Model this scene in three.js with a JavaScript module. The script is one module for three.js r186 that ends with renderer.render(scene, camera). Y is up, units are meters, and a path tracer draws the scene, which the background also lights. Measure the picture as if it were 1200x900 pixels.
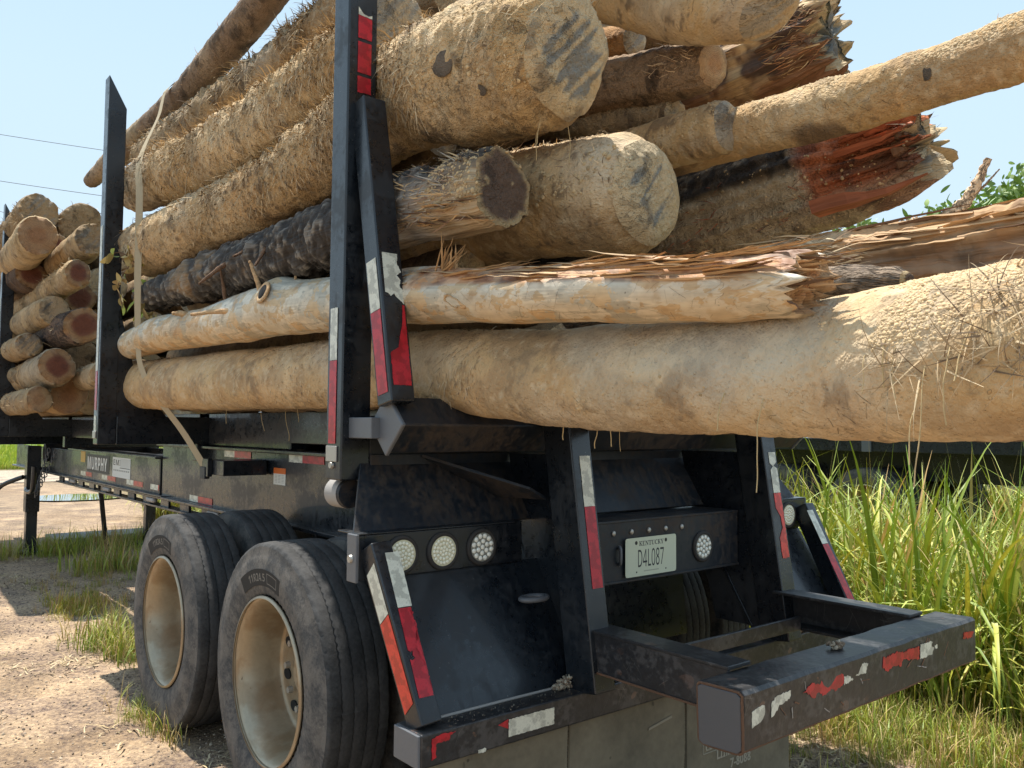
import * as THREE from 'three';
import { RoundedBoxGeometry } from 'three/addons/geometries/RoundedBoxGeometry.js';
import { FontLoader } from 'three/addons/loaders/FontLoader.js';
import { TextGeometry } from 'three/addons/geometries/TextGeometry.js';
import { mergeGeometries as mergeRaw, mergeVertices } from 'three/addons/utils/BufferGeometryUtils.js';

// ---------------------------------------------------------------- camera, sky, sun, exposure
const scene = new THREE.Scene();
const camera = new THREE.PerspectiveCamera(49.465, 4 / 3, 0.1, 4000);
camera.position.set(-2.657, 1.557, 3.261);
{
  const yaw = 39.349 * Math.PI / 180, pit = 3.080 * Math.PI / 180, rol = 0.490 * Math.PI / 180;
  const F = new THREE.Vector3(Math.sin(yaw) * Math.cos(pit), Math.sin(pit), -Math.cos(yaw) * Math.cos(pit));
  const R0 = new THREE.Vector3(Math.cos(yaw), 0, Math.sin(yaw)), U0 = new THREE.Vector3().crossVectors(R0, F);
  const R = R0.clone().multiplyScalar(Math.cos(rol)).addScaledVector(U0, Math.sin(rol));
  const U = U0.clone().multiplyScalar(Math.cos(rol)).addScaledVector(R0, -Math.sin(rol));
  camera.quaternion.setFromRotationMatrix(new THREE.Matrix4().makeBasis(R, U, F.clone().negate()));
}
const EXPOSURE = 2.1, SUN = 3.55, SKY = 0.99;
const sunDir = new THREE.Vector3(0.0, 0.96, -0.25).normalize();
{
  const W = 512, H = 256, d = new Float32Array(W * H * 4), hor = [0.40, 0.475, 0.53], mid = [0.315, 0.42, 0.515], zen = [0.20, 0.32, 0.47];
  for (let j = 0; j < H; j++) for (let i = 0; i < W; i++) {
    const el = ((j + 0.5) / H - 0.5) * Math.PI, az = ((i + 0.5) / W - 0.5) * 2 * Math.PI;
    const y = Math.sin(el), s = Math.max(0, y), k = (j * W + i) * 4;
    const x = Math.cos(el) * Math.cos(az), z = Math.cos(el) * Math.sin(az);
    const c = Math.max(0, x * sunDir.x + y * sunDir.y + z * sunDir.z), glow = 0.35 * Math.pow(c, 24) + 0.9 * Math.pow(c, 160);
    const a = Math.min(1, s / 0.45), b = Math.max(0, Math.min(1, (s - 0.35) / 0.65)), a2 = Math.sqrt(a);
    for (let n = 0; n < 3; n++) {
      let v = hor[n] + (mid[n] - hor[n]) * a2; v += (zen[n] - v) * b * 0.8;
      d[k + n] = SKY * (v + glow * [1, 0.97, 0.9][n]);
    }
    d[k + 3] = 1;
  }
  const t = new THREE.DataTexture(d, W, H, THREE.RGBAFormat, THREE.FloatType);
  t.mapping = THREE.EquirectangularReflectionMapping; t.magFilter = t.minFilter = THREE.LinearFilter; t.needsUpdate = true;
  scene.background = t; scene.environment = t;
}
const sun = new THREE.DirectionalLight(new THREE.Color(1, 0.945, 0.86), SUN);
sun.position.copy(sunDir).multiplyScalar(40).add(new THREE.Vector3(0, 0, -3)); sun.target.position.set(0, 0, -3);
sun.castShadow = true; sun.shadow.radius = 1; sun.shadow.mapSize.set(4096, 4096);
Object.assign(sun.shadow.camera, { left: -16, right: 16, top: 16, bottom: -16, near: 1, far: 90 });
scene.add(sun, sun.target);
const renderer = new THREE.WebGLRenderer({ antialias: true });
renderer.toneMapping = THREE.LinearToneMapping; renderer.toneMappingExposure = EXPOSURE;
renderer.shadowMap.enabled = true;

// ---------------------------------------------------------------- random and noise
function rng(s) { let a = (s * 2654435761) >>> 0 || 1; return () => { a = (a + 0x6D2B79F5) | 0; let t = Math.imul(a ^ a >>> 15, 1 | a); t = t + Math.imul(t ^ t >>> 7, 61 | t) ^ t; return ((t ^ t >>> 14) >>> 0) / 4294967296; }; }
const PERM = new Uint8Array(512), GV = new Float32Array(256);
{ const r = rng(7); const p = [...Array(256).keys()]; for (let i = 255; i > 0; i--) { const j = Math.floor(r() * (i + 1)); [p[i], p[j]] = [p[j], p[i]]; } for (let i = 0; i < 512; i++) PERM[i] = p[i & 255]; for (let i = 0; i < 256; i++) GV[i] = r() * 2 - 1; }
const lerp = (a, b, t) => a + (b - a) * t, clamp = (v, a = 0, b = 1) => v < a ? a : v > b ? b : v;
const smooth = (a, b, v) => { const t = clamp((v - a) / (b - a)); return t * t * (3 - 2 * t); };
function vn(x, y, z) {                                               // value noise, -1..1
  const xi = Math.floor(x), yi = Math.floor(y), zi = Math.floor(z); x -= xi; y -= yi; z -= zi;
  const u = x * x * (3 - 2 * x), v = y * y * (3 - 2 * y), w = z * z * (3 - 2 * z), X = xi & 255, Y = yi & 255, Z = zi & 255;
  const A = PERM[X], B = PERM[(X + 1) & 255];
  const h = (q, yy, zz) => GV[PERM[(PERM[(q + yy) & 255] + zz) & 255]];
  const y1 = (Y + 1) & 255, z1 = (Z + 1) & 255;
  return lerp(lerp(lerp(h(A, Y, Z), h(B, Y, Z), u), lerp(h(A, y1, Z), h(B, y1, Z), u), v), lerp(lerp(h(A, Y, z1), h(B, Y, z1), u), lerp(h(A, y1, z1), h(B, y1, z1), u), v), w);
}
function fbm(x, y, z, o = 4) { let s = 0, a = 0.55; for (let i = 0; i < o; i++) { s += a * vn(x, y, z); x = x * 2.03 + 17.1; y = y * 2.03 + 5.3; z = z * 2.03 + 9.7; a *= 0.5; } return s; }
function tileNoise(W, H, px, py, seed) {                              // one octave of tileable value noise as an array
  const r = rng(seed), g = new Float32Array(px * py); for (let i = 0; i < g.length; i++) g[i] = r() * 2 - 1;
  const o = new Float32Array(W * H);
  for (let j = 0; j < H; j++) {
    const fy = j / H * py, y0 = Math.floor(fy), ty = fy - y0, v = ty * ty * (3 - 2 * ty), ya = (y0 % py) * px, yb = ((y0 + 1) % py) * px;
    for (let i = 0; i < W; i++) { const fx = i / W * px, x0 = Math.floor(fx), tx = fx - x0, u = tx * tx * (3 - 2 * tx), a = x0 % px, b = (x0 + 1) % px; o[j * W + i] = lerp(lerp(g[ya + a], g[ya + b], u), lerp(g[yb + a], g[yb + b], u), v); }
  }
  return o;
}
function tileFbm(W, H, px, py, oct, seed, gain = 0.5) { const o = new Float32Array(W * H); let a = 0.5; for (let k = 0; k < oct; k++) { const t = tileNoise(W, H, px << k, py << k, seed + k * 31); for (let i = 0; i < o.length; i++) o[i] += a * t[i]; a *= gain; } return o; }
const s8 = (v) => { v = clamp(v); return Math.round(255 * (v <= 0.0031308 ? v * 12.92 : 1.055 * Math.pow(v, 1 / 2.4) - 0.055)); };
function texOf(W, H, fn, srgb) {
  const d = new Uint8Array(W * H * 4);
  for (let i = 0; i < W * H; i++) { const c = fn(i); if (srgb) { d[i * 4] = s8(c[0]); d[i * 4 + 1] = s8(c[1]); d[i * 4 + 2] = s8(c[2]); } else { d[i * 4] = d[i * 4 + 1] = d[i * 4 + 2] = Math.round(255 * clamp(c)); } d[i * 4 + 3] = 255; }
  const t = new THREE.DataTexture(d, W, H); t.wrapS = t.wrapT = THREE.RepeatWrapping; t.magFilter = THREE.LinearFilter; t.minFilter = THREE.LinearMipmapLinearFilter; t.generateMipmaps = true;
  if (srgb) t.colorSpace = THREE.SRGBColorSpace; t.needsUpdate = true; return t;
}
const canvasTex = (w, h, draw) => { const c = document.createElement('canvas'); c.width = w; c.height = h; draw(c.getContext('2d'), w, h); const t = new THREE.CanvasTexture(c); t.colorSpace = THREE.SRGBColorSpace; return t; };
function specks(W, H, n, seed, rad0, rad1, str) {                       // scattered soft-edged flecks, tileable
  const o = new Float32Array(W * H), r = rng(seed);
  for (let k = 0; k < n; k++) { const cx = r() * W, cy = r() * H, R = lerp(rad0, rad1, r() * r()), e = 0.6 + r() * 0.8, an = r() * 3.14, c = Math.cos(an), s = Math.sin(an), v = str * (0.4 + 0.6 * r()), B = Math.ceil(R * 1.6);
    for (let y = -B; y <= B; y++) for (let x = -B; x <= B; x++) { const a = (x * c + y * s) / e, b = (-x * s + y * c) * e; if (a * a + b * b < R * R) { const i = ((Math.floor(cy + y) % H + H) % H) * W + ((Math.floor(cx + x) % W + W) % W); o[i] = Math.max(o[i], v); } } }
  return o;
}
function scratches(W, H, n, seed, len, wid, str) {
  const o = new Float32Array(W * H), r = rng(seed);
  for (let k = 0; k < n; k++) { let x = r() * W, y = r() * H, a = r() * 6.28, L = len * (0.3 + r()); const v = str * (0.3 + 0.7 * r());
    for (let s = 0; s < L; s++) { x += Math.cos(a); y += Math.sin(a); a += (r() - 0.5) * 0.12; for (let q = 0; q < wid; q++) { const i = ((Math.floor(y + q) % H + H) % H) * W + ((Math.floor(x) % W + W) % W); o[i] = Math.max(o[i], v); } } }
  return o;
}
const M = (o) => new THREE.MeshStandardMaterial(o);
const C = (r, g, b) => new THREE.Color().setRGB(r, g, b);

// ---------------------------------------------------------------- textures
const T = {};
{ // dried mud plastered on bark: plates with broken edges, cracks, grit, short fibres
  const W = 1024, a = tileFbm(W, W, 6, 6, 7, 11, 0.62), b = tileFbm(W, W, 26, 38, 5, 12, 0.6), c = tileFbm(W, W, 5, 5, 5, 13), g = tileFbm(W, W, 110, 110, 3, 17, 0.7), k1 = tileFbm(W, W, 9, 13, 5, 19, 0.58), k2 = tileFbm(W, W, 7, 6, 6, 20, 0.6), f = scratches(W, W, 1500, 14, 24, 1, 1), f2 = scratches(W, W, 900, 18, 30, 1, 1), sp = specks(W, W, 2200, 15, 1, 5, 1), sp2 = specks(W, W, 2600, 16, 1.5, 8, 1);
  const crack = (i) => smooth(0.014, 0.002, Math.abs(k1[i])) * smooth(0.06, 0.2, c[i]) * smooth(-0.1, 0.2, b[i]), plate = (i) => smooth(0.0, 0.025, k2[i] + 0.05 * b[i]), pit = (i) => smooth(0.20, 0.30, b[i] + 0.3 * g[i]) * smooth(-0.1, 0.15, c[i]);
  T.mud = texOf(W, W, (i) => { const m = smooth(-0.05, 0.2, c[i]), m2 = smooth(-0.05, 0.2, -c[i]); let v = 0.93 + 0.20 * a[i] + 0.16 * b[i] + 0.14 * g[i] + 0.07 * (plate(i) - 0.5); v *= 1 - 0.28 * f[i] * m - 0.26 * sp[i] * m - 0.35 * crack(i) - 0.34 * pit(i); v += 0.12 * sp2[i] * m2 + 0.16 * f2[i] * m2; const w = 0.05 * c[i] - 0.03 * plate(i); return [v, v * (0.985 + w * 0.5), v * (0.96 + w)]; }, true);
  T.mudB = texOf(W, W, (i) => 0.38 + 0.24 * a[i] + 0.20 * b[i] + 0.13 * g[i] + 0.22 * plate(i) - 0.2 * crack(i) - 0.3 * pit(i) - 0.1 * f[i] - 0.12 * sp[i] + 0.16 * sp2[i] + 0.12 * f2[i]);
}
{ // smooth dried clay: soft relief, sparse gouges and grit
  const W = 1024, a = tileFbm(W, W, 4, 5, 7, 111, 0.6), b = tileFbm(W, W, 22, 30, 5, 112, 0.6), c = tileFbm(W, W, 5, 4, 5, 113), g = tileFbm(W, W, 100, 100, 3, 117, 0.7), f = scratches(W, W, 420, 114, 34, 2, 1), f2 = scratches(W, W, 300, 118, 40, 1, 1), sp = specks(W, W, 700, 115, 1, 5, 1), sp2 = specks(W, W, 1500, 116, 1, 5, 1);
  T.clay = texOf(W, W, (i) => { const m = smooth(0.0, 0.2, c[i]); let v = 0.97 + 0.14 * a[i] + 0.10 * b[i] + 0.10 * g[i]; v *= 1 - 0.5 * f[i] * m - 0.4 * sp[i] * m - 0.22 * smooth(0.2, 0.34, b[i]) * m; v += 0.10 * sp2[i] * (1 - m) + 0.12 * f2[i]; const w = 0.06 * a[i]; return [v, v * (0.985 + w), v * (0.96 + 1.6 * w)]; }, true);
  T.clayB = texOf(W, W, (i) => 0.45 + 0.40 * a[i] + 0.22 * b[i] + 0.12 * g[i] - 0.2 * f[i] * smooth(0.0, 0.2, c[i]) - 0.12 * sp[i] + 0.16 * sp2[i]);
}
{ // furrowed dark bark, ridges along v
  const W = 1024, H = 1024, wx = tileFbm(W, H, 5, 5, 3, 21), r1 = tileFbm(W, H, 22, 6, 4, 22, 0.6), n = tileFbm(W, H, 30, 30, 4, 24, 0.6), p = tileFbm(W, H, 6, 6, 4, 25), li = specks(W, H, 700, 26, 2, 12, 1);
  const ridge = new Float32Array(W * H);
  for (let j = 0; j < H; j++) for (let i = 0; i < W; i++) { const k = j * W + ((i + Math.floor(wx[j * W + i] * 46) + W) % W); ridge[j * W + i] = 1 - Math.min(1, Math.abs(r1[k]) * 3.4); }
  T.bark = texOf(W, H, (i) => { const v = 1.0 - 0.72 * ridge[i] + 0.4 * n[i], l = li[i] * smooth(0.0, 0.3, p[i]); return [v + l * 0.5, v * 0.96 + l * 0.52, v * 0.9 + l * 0.5]; }, true);
  T.barkB = texOf(W, H, (i) => clamp(0.75 - 0.7 * ridge[i] + 0.3 * n[i]));
}
{ // torn wood, fibres along v
  const W = 512, H = 1024, a = tileFbm(W, H, 48, 2, 3, 31, 0.7), b = tileFbm(W, H, 9, 2, 4, 32, 0.6), c = tileFbm(W, H, 6, 8, 4, 33);
  T.fibre = texOf(W, H, (i) => { const v = 0.85 + 0.32 * a[i] + 0.32 * b[i] - 0.3 * smooth(0.18, 0.4, a[i]); return [v, v * (0.95 + 0.1 * c[i]), v * (0.9 + 0.18 * c[i])]; }, true);
  T.fibreB = texOf(W, H, (i) => 0.5 + 0.5 * a[i] + 0.6 * b[i]);
}
{ // smooth peeling bark
  const W = 1024, H = 1024, a = tileFbm(W, H, 9, 6, 5, 41, 0.6), b = tileFbm(W, H, 15, 11, 5, 42, 0.6), c = tileFbm(W, H, 40, 40, 3, 43), f = scratches(W, H, 260, 44, 70, 2, 1), sp = specks(W, H, 420, 45, 1, 5, 1);
  const gl = tileFbm(W, H, 30, 3, 4, 46, 0.6);
  T.peel = texOf(W, H, (i) => { const p = smooth(0.0, 0.16, a[i] + 0.25 * gl[i]), q = smooth(0.12, 0.20, b[i] + 0.2 * gl[i]); let r = lerp(0.96, 0.70, p), g = lerp(0.92, 0.70, p), bl = lerp(0.84, 0.66, p); r = lerp(r, 0.84, q); g = lerp(g, 0.68, q); bl = lerp(bl, 0.48, q); const v = 1 + 0.15 * c[i] + 0.3 * gl[i] - 0.35 * f[i] - 0.5 * sp[i] - 0.3 * smooth(0.16, 0.3, gl[i]); return [r * v, g * v * (1 - 0.06 * f[i]), bl * v * (1 - 0.1 * f[i])]; }, true);
  T.peelB = texOf(W, H, (i) => 0.5 + 0.25 * smooth(0.02, 0.05, a[i]) + 0.2 * smooth(0.1, 0.12, b[i]) + 0.15 * c[i] - 0.3 * f[i]);
}
{ // sawn end grain, centred at uv 0.5
  const W = 512, n = tileFbm(W, W, 4, 4, 4, 51), m = tileFbm(W, W, 40, 40, 3, 52), sc = scratches(W, W, 160, 53, 200, 1, 1);
  const rings = (i, k) => { const x = (i % W) / W - 0.5, y = Math.floor(i / W) / W - 0.5, r = Math.hypot(x, y) * (1 + 0.18 * n[i]); return [0.5 + 0.5 * Math.sin(r * k), r, Math.atan2(y, x)]; };
  T.rings = texOf(W, W, (i) => { const [s, r, an] = rings(i, 190), ch = smooth(0.95, 1, Math.sin(an * 2 + 11 * n[i])) * smooth(0.06, 0.2, r) * 0.15; const v = 0.82 + 0.22 * s + 0.22 * m[i] - 0.3 * sc[i] - 0.55 * ch, heart = smooth(0.26, 0.14, r); return [v * lerp(1, 0.86, heart), v * lerp(0.94, 0.70, heart), v * lerp(0.86, 0.58, heart)]; }, true);
  T.ringsB = texOf(W, W, (i) => { const [s, r, an] = rings(i, 190); return 0.5 + 0.15 * s + 0.25 * m[i] - 0.3 * sc[i] - smooth(0.95, 1, Math.sin(an * 2 + 11 * n[i])) * 0.4 * smooth(0.06, 0.2, r); });
}
{ // worn black paint: chips, scratches, dried splashes
  const W = 1024, a = tileFbm(W, W, 4, 4, 6, 61, 0.6), b = tileFbm(W, W, 60, 60, 4, 62, 0.6), sc = scratches(W, W, 60, 63, 60, 1, 1), sp = specks(W, W, 130, 64, 0.8, 2.4, 1), dr = specks(W, W, 60, 66, 1, 3, 1), c = tileFbm(W, W, 3, 5, 7, 65, 0.62), v = tileFbm(W, W, 40, 3, 4, 69, 0.6);
  T.paint = texOf(W, W, (i) => { const d = smooth(-0.05, 0.5, c[i] + 0.35 * b[i] + 0.3 * v[i]) * 0.5, s = Math.max(sc[i] * 0.12 * smooth(0, 0.2, a[i]), sp[i] * 0.45, dr[i] * 0.22), k = 0.009 + 0.003 * b[i]; return [k * 0.8 + 0.013 * d + s * 0.34, k * 1.1 + 0.013 * d + s * 0.33, k * 1.55 + 0.012 * d + s * 0.30]; }, true);
  T.paintR = texOf(W, W, (i) => 0.30 + 0.25 * smooth(-0.1, 0.5, c[i] + 0.35 * b[i] + 0.3 * v[i]) + 0.08 * b[i] + 0.15 * sc[i]);
  T.rust = texOf(W, W, (i) => { const d = smooth(-0.25, 0.55, c[i] + 0.4 * b[i] + 0.45 * v[i]), k = 0.015; return [lerp(k * 0.8, 0.040, d) + 0.010 * b[i] + sp[i] * 0.07, lerp(k * 1.05, 0.030, d) + 0.008 * b[i] + sp[i] * 0.065, lerp(k * 1.45, 0.024, d) + 0.006 * b[i] + sp[i] * 0.05]; }, true);
  T.rustR = texOf(W, W, (i) => 0.48 + 0.35 * smooth(-0.25, 0.5, c[i] + 0.4 * b[i]));
  const scr = scratches(W, W, 260, 67, 90, 1, 1), q = specks(W, W, 60, 68, 6, 34, 1);
  T.battered = texOf(W, W, (i) => { const d = smooth(0.05, 0.3, c[i] + 0.3 * b[i]), s = scr[i] * smooth(-0.1, 0.25, a[i]), ru = q[i] * smooth(0, 0.2, c[i]), k = 0.02 + 0.01 * b[i]; return [k + 0.03 * d + s * 0.16 + ru * 0.11, k + 0.028 * d + s * 0.15 + ru * 0.05, k * 1.1 + 0.026 * d + s * 0.13 + ru * 0.025]; }, true);
}
{ // gravel and packed dirt
  const W = 1024, a = tileFbm(W, W, 5, 5, 6, 71, 0.6), g = tileFbm(W, W, 70, 70, 3, 72, 0.7), p1 = specks(W, W, 5000, 73, 2, 6, 1), p2 = specks(W, W, 2600, 74, 2, 9, 1), st = scratches(W, W, 260, 75, 70, 2, 1), c = tileFbm(W, W, 3, 3, 4, 76);
  T.dirt = texOf(W, W, (i) => { let r = 0.280 + 0.14 * a[i] + 0.24 * g[i], gg = 0.204 + 0.105 * a[i] + 0.18 * g[i], b = 0.136 + 0.058 * a[i] + 0.105 * g[i]; r += 0.10 * p1[i] - 0.11 * p2[i] * (g[i] > 0 ? 1 : -0.8); gg += 0.085 * p1[i] - 0.085 * p2[i] * (g[i] > 0 ? 1 : -0.8); b += 0.07 * p1[i] - 0.055 * p2[i] * (g[i] > 0 ? 1 : -0.8); const s = st[i] * 0.14; const k = 1 + 0.25 * c[i]; return [(r + s) * k, (gg + s * 0.8) * k, (b + s * 0.4) * k]; }, true);
  T.dirtB = texOf(W, W, (i) => 0.45 + 0.3 * a[i] + 0.3 * g[i] + 0.2 * p1[i] + 0.2 * p2[i] * (g[i] > 0 ? -1 : 1) + 0.15 * st[i]);
}
{ // rubber, with a film of dried dirt
  const W = 512, a = tileFbm(W, W, 5, 5, 5, 81, 0.6), g = tileFbm(W, W, 50, 50, 3, 82, 0.7), s = specks(W, W, 160, 83, 1, 5, 1), c = tileFbm(W, W, 6, 3, 4, 84);
  T.rubber = texOf(W, W, (i) => { const d = smooth(-0.45, 0.55, a[i] + 0.35 * g[i]); const k = 0.045 + 0.012 * g[i]; return [k + 0.075 * d + 0.06 * s[i] * d, k + 0.062 * d + 0.05 * s[i] * d, k + 0.048 * d + 0.04 * s[i] * d]; }, true);
  T.tread = texOf(W, W, (i) => { const d = smooth(-0.4, 0.6, a[i] + 0.2 * g[i]); const k = 0.030 + 0.012 * g[i]; return [k + 0.024 * d, k + 0.023 * d, k + 0.022 * d]; }, true);
  T.rubberB = texOf(W, W, (i) => 0.5 + 0.3 * g[i] + 0.2 * a[i]);
  T.flap = texOf(W, W, (i) => { const v = 0.8 + 0.3 * a[i] + 0.12 * g[i] - 0.4 * s[i] * smooth(0, 0.2, c[i]); return [0.19 * v, 0.162 * v, 0.11 * v]; }, true);
  T.rim = texOf(W, W, (i) => { const v = 1 + 0.16 * a[i] + 0.08 * g[i], d = 0.85 * smooth(-0.2, 0.4, a[i] + 0.4 * c[i]), k = s[i] * smooth(0.1, 0.3, c[i]); return [lerp(0.40, 0.28, d) * v * (1 - 0.6 * k), lerp(0.33, 0.20, d) * v * (1 - 0.65 * k), lerp(0.23, 0.12, d) * v * (1 - 0.7 * k)]; }, true);
}
{ // handling grime on the reflective tape
  const W = 256, a = tileFbm(W, W, 4, 4, 5, 91, 0.6), g = tileFbm(W, W, 40, 40, 3, 92), f = scratches(W, W, 60, 93, 50, 1, 1), s = specks(W, W, 90, 94, 0.8, 2.5, 1);
  T.grime = texOf(W, W, (i) => { const v = 0.94 + 0.10 * g[i] - 0.30 * smooth(0.0, 0.35, a[i]) - 0.25 * f[i] - 0.4 * s[i]; return [v, v * 0.985, v * 0.95]; }, true);
}
const rep = (t, x, y) => { const c = t.clone(); c.repeat.set(x, y); c.needsUpdate = true; return c; };

// ---------------------------------------------------------------- materials
const MAT = {
  paint: new THREE.MeshPhysicalMaterial({ map: T.paint, roughnessMap: T.paintR, roughness: 1, clearcoat: 0.22, clearcoatRoughness: 0.1 }),
  rust: M({ map: T.rust, roughnessMap: T.rustR, roughness: 1 }),
  battered: M({ map: T.battered, roughness: 0.42, bumpMap: T.rubberB, bumpScale: 0.0015 }),
  steelGrey: M({ color: C(0.12, 0.125, 0.135), roughness: 0.45, bumpMap: T.rubberB, bumpScale: 0.0008 }),
  capGrey: M({ color: C(0.085, 0.082, 0.085), roughness: 0.6, bumpMap: T.rubberB, bumpScale: 0.001 }),
  rustEdge: M({ color: C(0.20, 0.105, 0.06), roughness: 0.85, bumpMap: T.dirtB, bumpScale: 0.003 }),
  paleEdge: M({ color: C(0.32, 0.30, 0.28), roughness: 0.7 }),
  bolt: M({ color: C(0.42, 0.40, 0.36), roughness: 0.4, metalness: 0.6 }),
  tapeW: M({ map: T.grime, color: C(0.70, 0.71, 0.62), roughness: 0.35, bumpMap: rep(T.rubberB, 1, 1), bumpScale: 0.0003 }),
  tapeR: M({ map: T.grime, color: C(0.50, 0.016, 0.030), roughness: 0.3, bumpMap: rep(T.rubberB, 1, 1), bumpScale: 0.0003 }),
  tapeO: M({ map: T.grime, color: C(0.72, 0.055, 0.035), roughness: 0.3 }),
  lens: new THREE.MeshPhysicalMaterial({ color: C(0.88, 0.87, 0.70), roughness: 0.22, clearcoat: 1, clearcoatRoughness: 0.1 }),
  lensW: new THREE.MeshPhysicalMaterial({ color: C(0.85, 0.85, 0.76), roughness: 0.2, clearcoat: 1, clearcoatRoughness: 0.1 }),
  lensBack: M({ color: C(0.60, 0.58, 0.40), roughness: 0.4 }),
  lensBackW: M({ color: C(0.22, 0.22, 0.19), roughness: 0.4 }),
  grommet: M({ color: C(0.03, 0.027, 0.025), roughness: 0.75 }),
  rubber: M({ map: rep(T.rubber, 1, 1), bumpMap: rep(T.rubberB, 2, 2), bumpScale: 0.001, roughness: 0.82 }),
  flap: M({ map: T.flap, bumpMap: T.rubberB, bumpScale: 0.001, roughness: 0.85 }),
  rim: M({ map: T.rim, roughness: 0.36, metalness: 0.5 }),
  hole: M({ color: C(0.01, 0.01, 0.01), roughness: 0.9 }),
  strap: M({ color: C(0.40, 0.325, 0.21), roughness: 0.85, bumpMap: rep(T.fibreB, 1, 6), bumpScale: 0.001 }),
  mud: M({ map: T.mud, bumpMap: T.mudB, bumpScale: 0.022, roughness: 0.97, vertexColors: true }),
  clay: M({ map: T.clay, bumpMap: T.clayB, bumpScale: 0.016, roughness: 0.95, vertexColors: true }),
  bark: M({ map: T.bark, bumpMap: T.barkB, bumpScale: 0.016, roughness: 0.95, vertexColors: true }),
  fibre: M({ map: T.fibre, bumpMap: T.fibreB, bumpScale: 0.006, roughness: 0.85, vertexColors: true }),
  peel: M({ map: T.peel, bumpMap: T.peelB, bumpScale: 0.003, roughness: 0.62, vertexColors: true }),
  cutMud: M({ map: T.mud, bumpMap: T.mudB, bumpScale: 0.018, roughness: 0.95, vertexColors: true }),
  cutWood: M({ map: T.rings, bumpMap: T.ringsB, bumpScale: 0.003, roughness: 0.85, vertexColors: true }),
  straw: M({ color: C(0.50, 0.37, 0.19), roughness: 0.9 }),
  shred: M({ color: C(0.40, 0.29, 0.17), roughness: 0.95 }),
  clod: M({ color: C(0.46, 0.33, 0.18), roughness: 1, map: T.mud }),
  splint: M({ map: T.fibre, bumpMap: T.fibreB, bumpScale: 0.003, color: C(0.62, 0.42, 0.23), roughness: 0.8 }),
  splintRed: M({ map: T.fibre, bumpMap: T.fibreB, bumpScale: 0.004, color: C(0.47, 0.165, 0.085), roughness: 0.85 }),
  splintBrown: M({ map: T.fibre, bumpMap: T.fibreB, bumpScale: 0.004, color: C(0.20, 0.12, 0.075), roughness: 0.9 }),
};

// ---------------------------------------------------------------- builders
const names = {};
function numbered(n) { const k = names[n] = (names[n] ?? -1) + 1; return k ? `${n}_${String(k).padStart(3, '0')}` : n; }
const shade = (m) => { m.castShadow = m.receiveShadow = true; return m; };
function thing(name, label, category, group, pos = [0, 0, 0]) { const g = new THREE.Group(); g.name = numbered(name); g.position.set(...pos); g.userData = { label, category }; if (group) g.userData.group = group; scene.add(g); return g; }
function single(name, label, category, geo, mat, group) { const m = shade(new THREE.Mesh(geo, mat)); m.name = numbered(name); m.userData = { label, category }; if (group) m.userData.group = group; scene.add(m); return m; }
function part(parent, name, geo, mat, label) { const m = shade(new THREE.Mesh(geo, mat)); m.name = name; if (label) m.userData.label = label; parent.add(m); return m; }
function struct(name, geo, mat) { const m = shade(new THREE.Mesh(geo, mat)); m.name = numbered(name); m.userData.kind = 'structure'; scene.add(m); return m; }
function boxUV(g, ox = 0, oy = 0) {                                     // uv in metres from the dominant side of each face
  const n = g.index ? g.toNonIndexed() : g, p = n.attributes.position, uv = new Float32Array(p.count * 2), a = new THREE.Vector3(), b = new THREE.Vector3(), c = new THREE.Vector3();
  for (let i = 0; i < p.count; i += 3) {
    a.fromBufferAttribute(p, i); b.fromBufferAttribute(p, i + 1); c.fromBufferAttribute(p, i + 2);
    const nx = b.clone().sub(a).cross(c.clone().sub(a)), X = Math.abs(nx.x), Y = Math.abs(nx.y), Z = Math.abs(nx.z);
    [a, b, c].forEach((q, k) => { const u = X > Y && X > Z ? [q.z, q.y] : Y > Z ? [q.x, q.z] : [q.x, q.y]; uv[(i + k) * 2] = u[0] + ox; uv[(i + k) * 2 + 1] = u[1] + oy; });
  }
  n.setAttribute('uv', new THREE.BufferAttribute(uv, 2)); return n;
}
let uvo = 0;
function boxAt(x0, x1, y0, y1, z0, z1, r = 0.006) { const w = x1 - x0, h = y1 - y0, d = z1 - z0, g = new RoundedBoxGeometry(w, h, d, 2, Math.min(r, w / 2.2, h / 2.2, d / 2.2)); g.translate((x0 + x1) / 2, (y0 + y1) / 2, (z0 + z1) / 2); return boxUV(g, uvo += 0.37, uvo * 0.7); }
function barAt(a, b, w, d, roll = 0, r = 0.006) {                        // square bar from a to b
  const A = new THREE.Vector3(...a), B = new THREE.Vector3(...b), L = A.distanceTo(B), g = new RoundedBoxGeometry(w, L, d, 2, Math.min(r, w / 2.2, d / 2.2)); g.rotateY(roll);
  const y = B.clone().sub(A).normalize(), ref = Math.abs(y.x) > 0.9 ? new THREE.Vector3(0, 1, 0) : new THREE.Vector3(1, 0, 0), z = ref.clone().cross(y).normalize(), x = y.clone().cross(z);
  boxUV(g); const n = boxUV(g, uvo += 0.31, uvo * 0.6); n.applyMatrix4(new THREE.Matrix4().makeBasis(x, y, z)); n.translate((A.x + B.x) / 2, (A.y + B.y) / 2, (A.z + B.z) / 2); return n;
}
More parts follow.
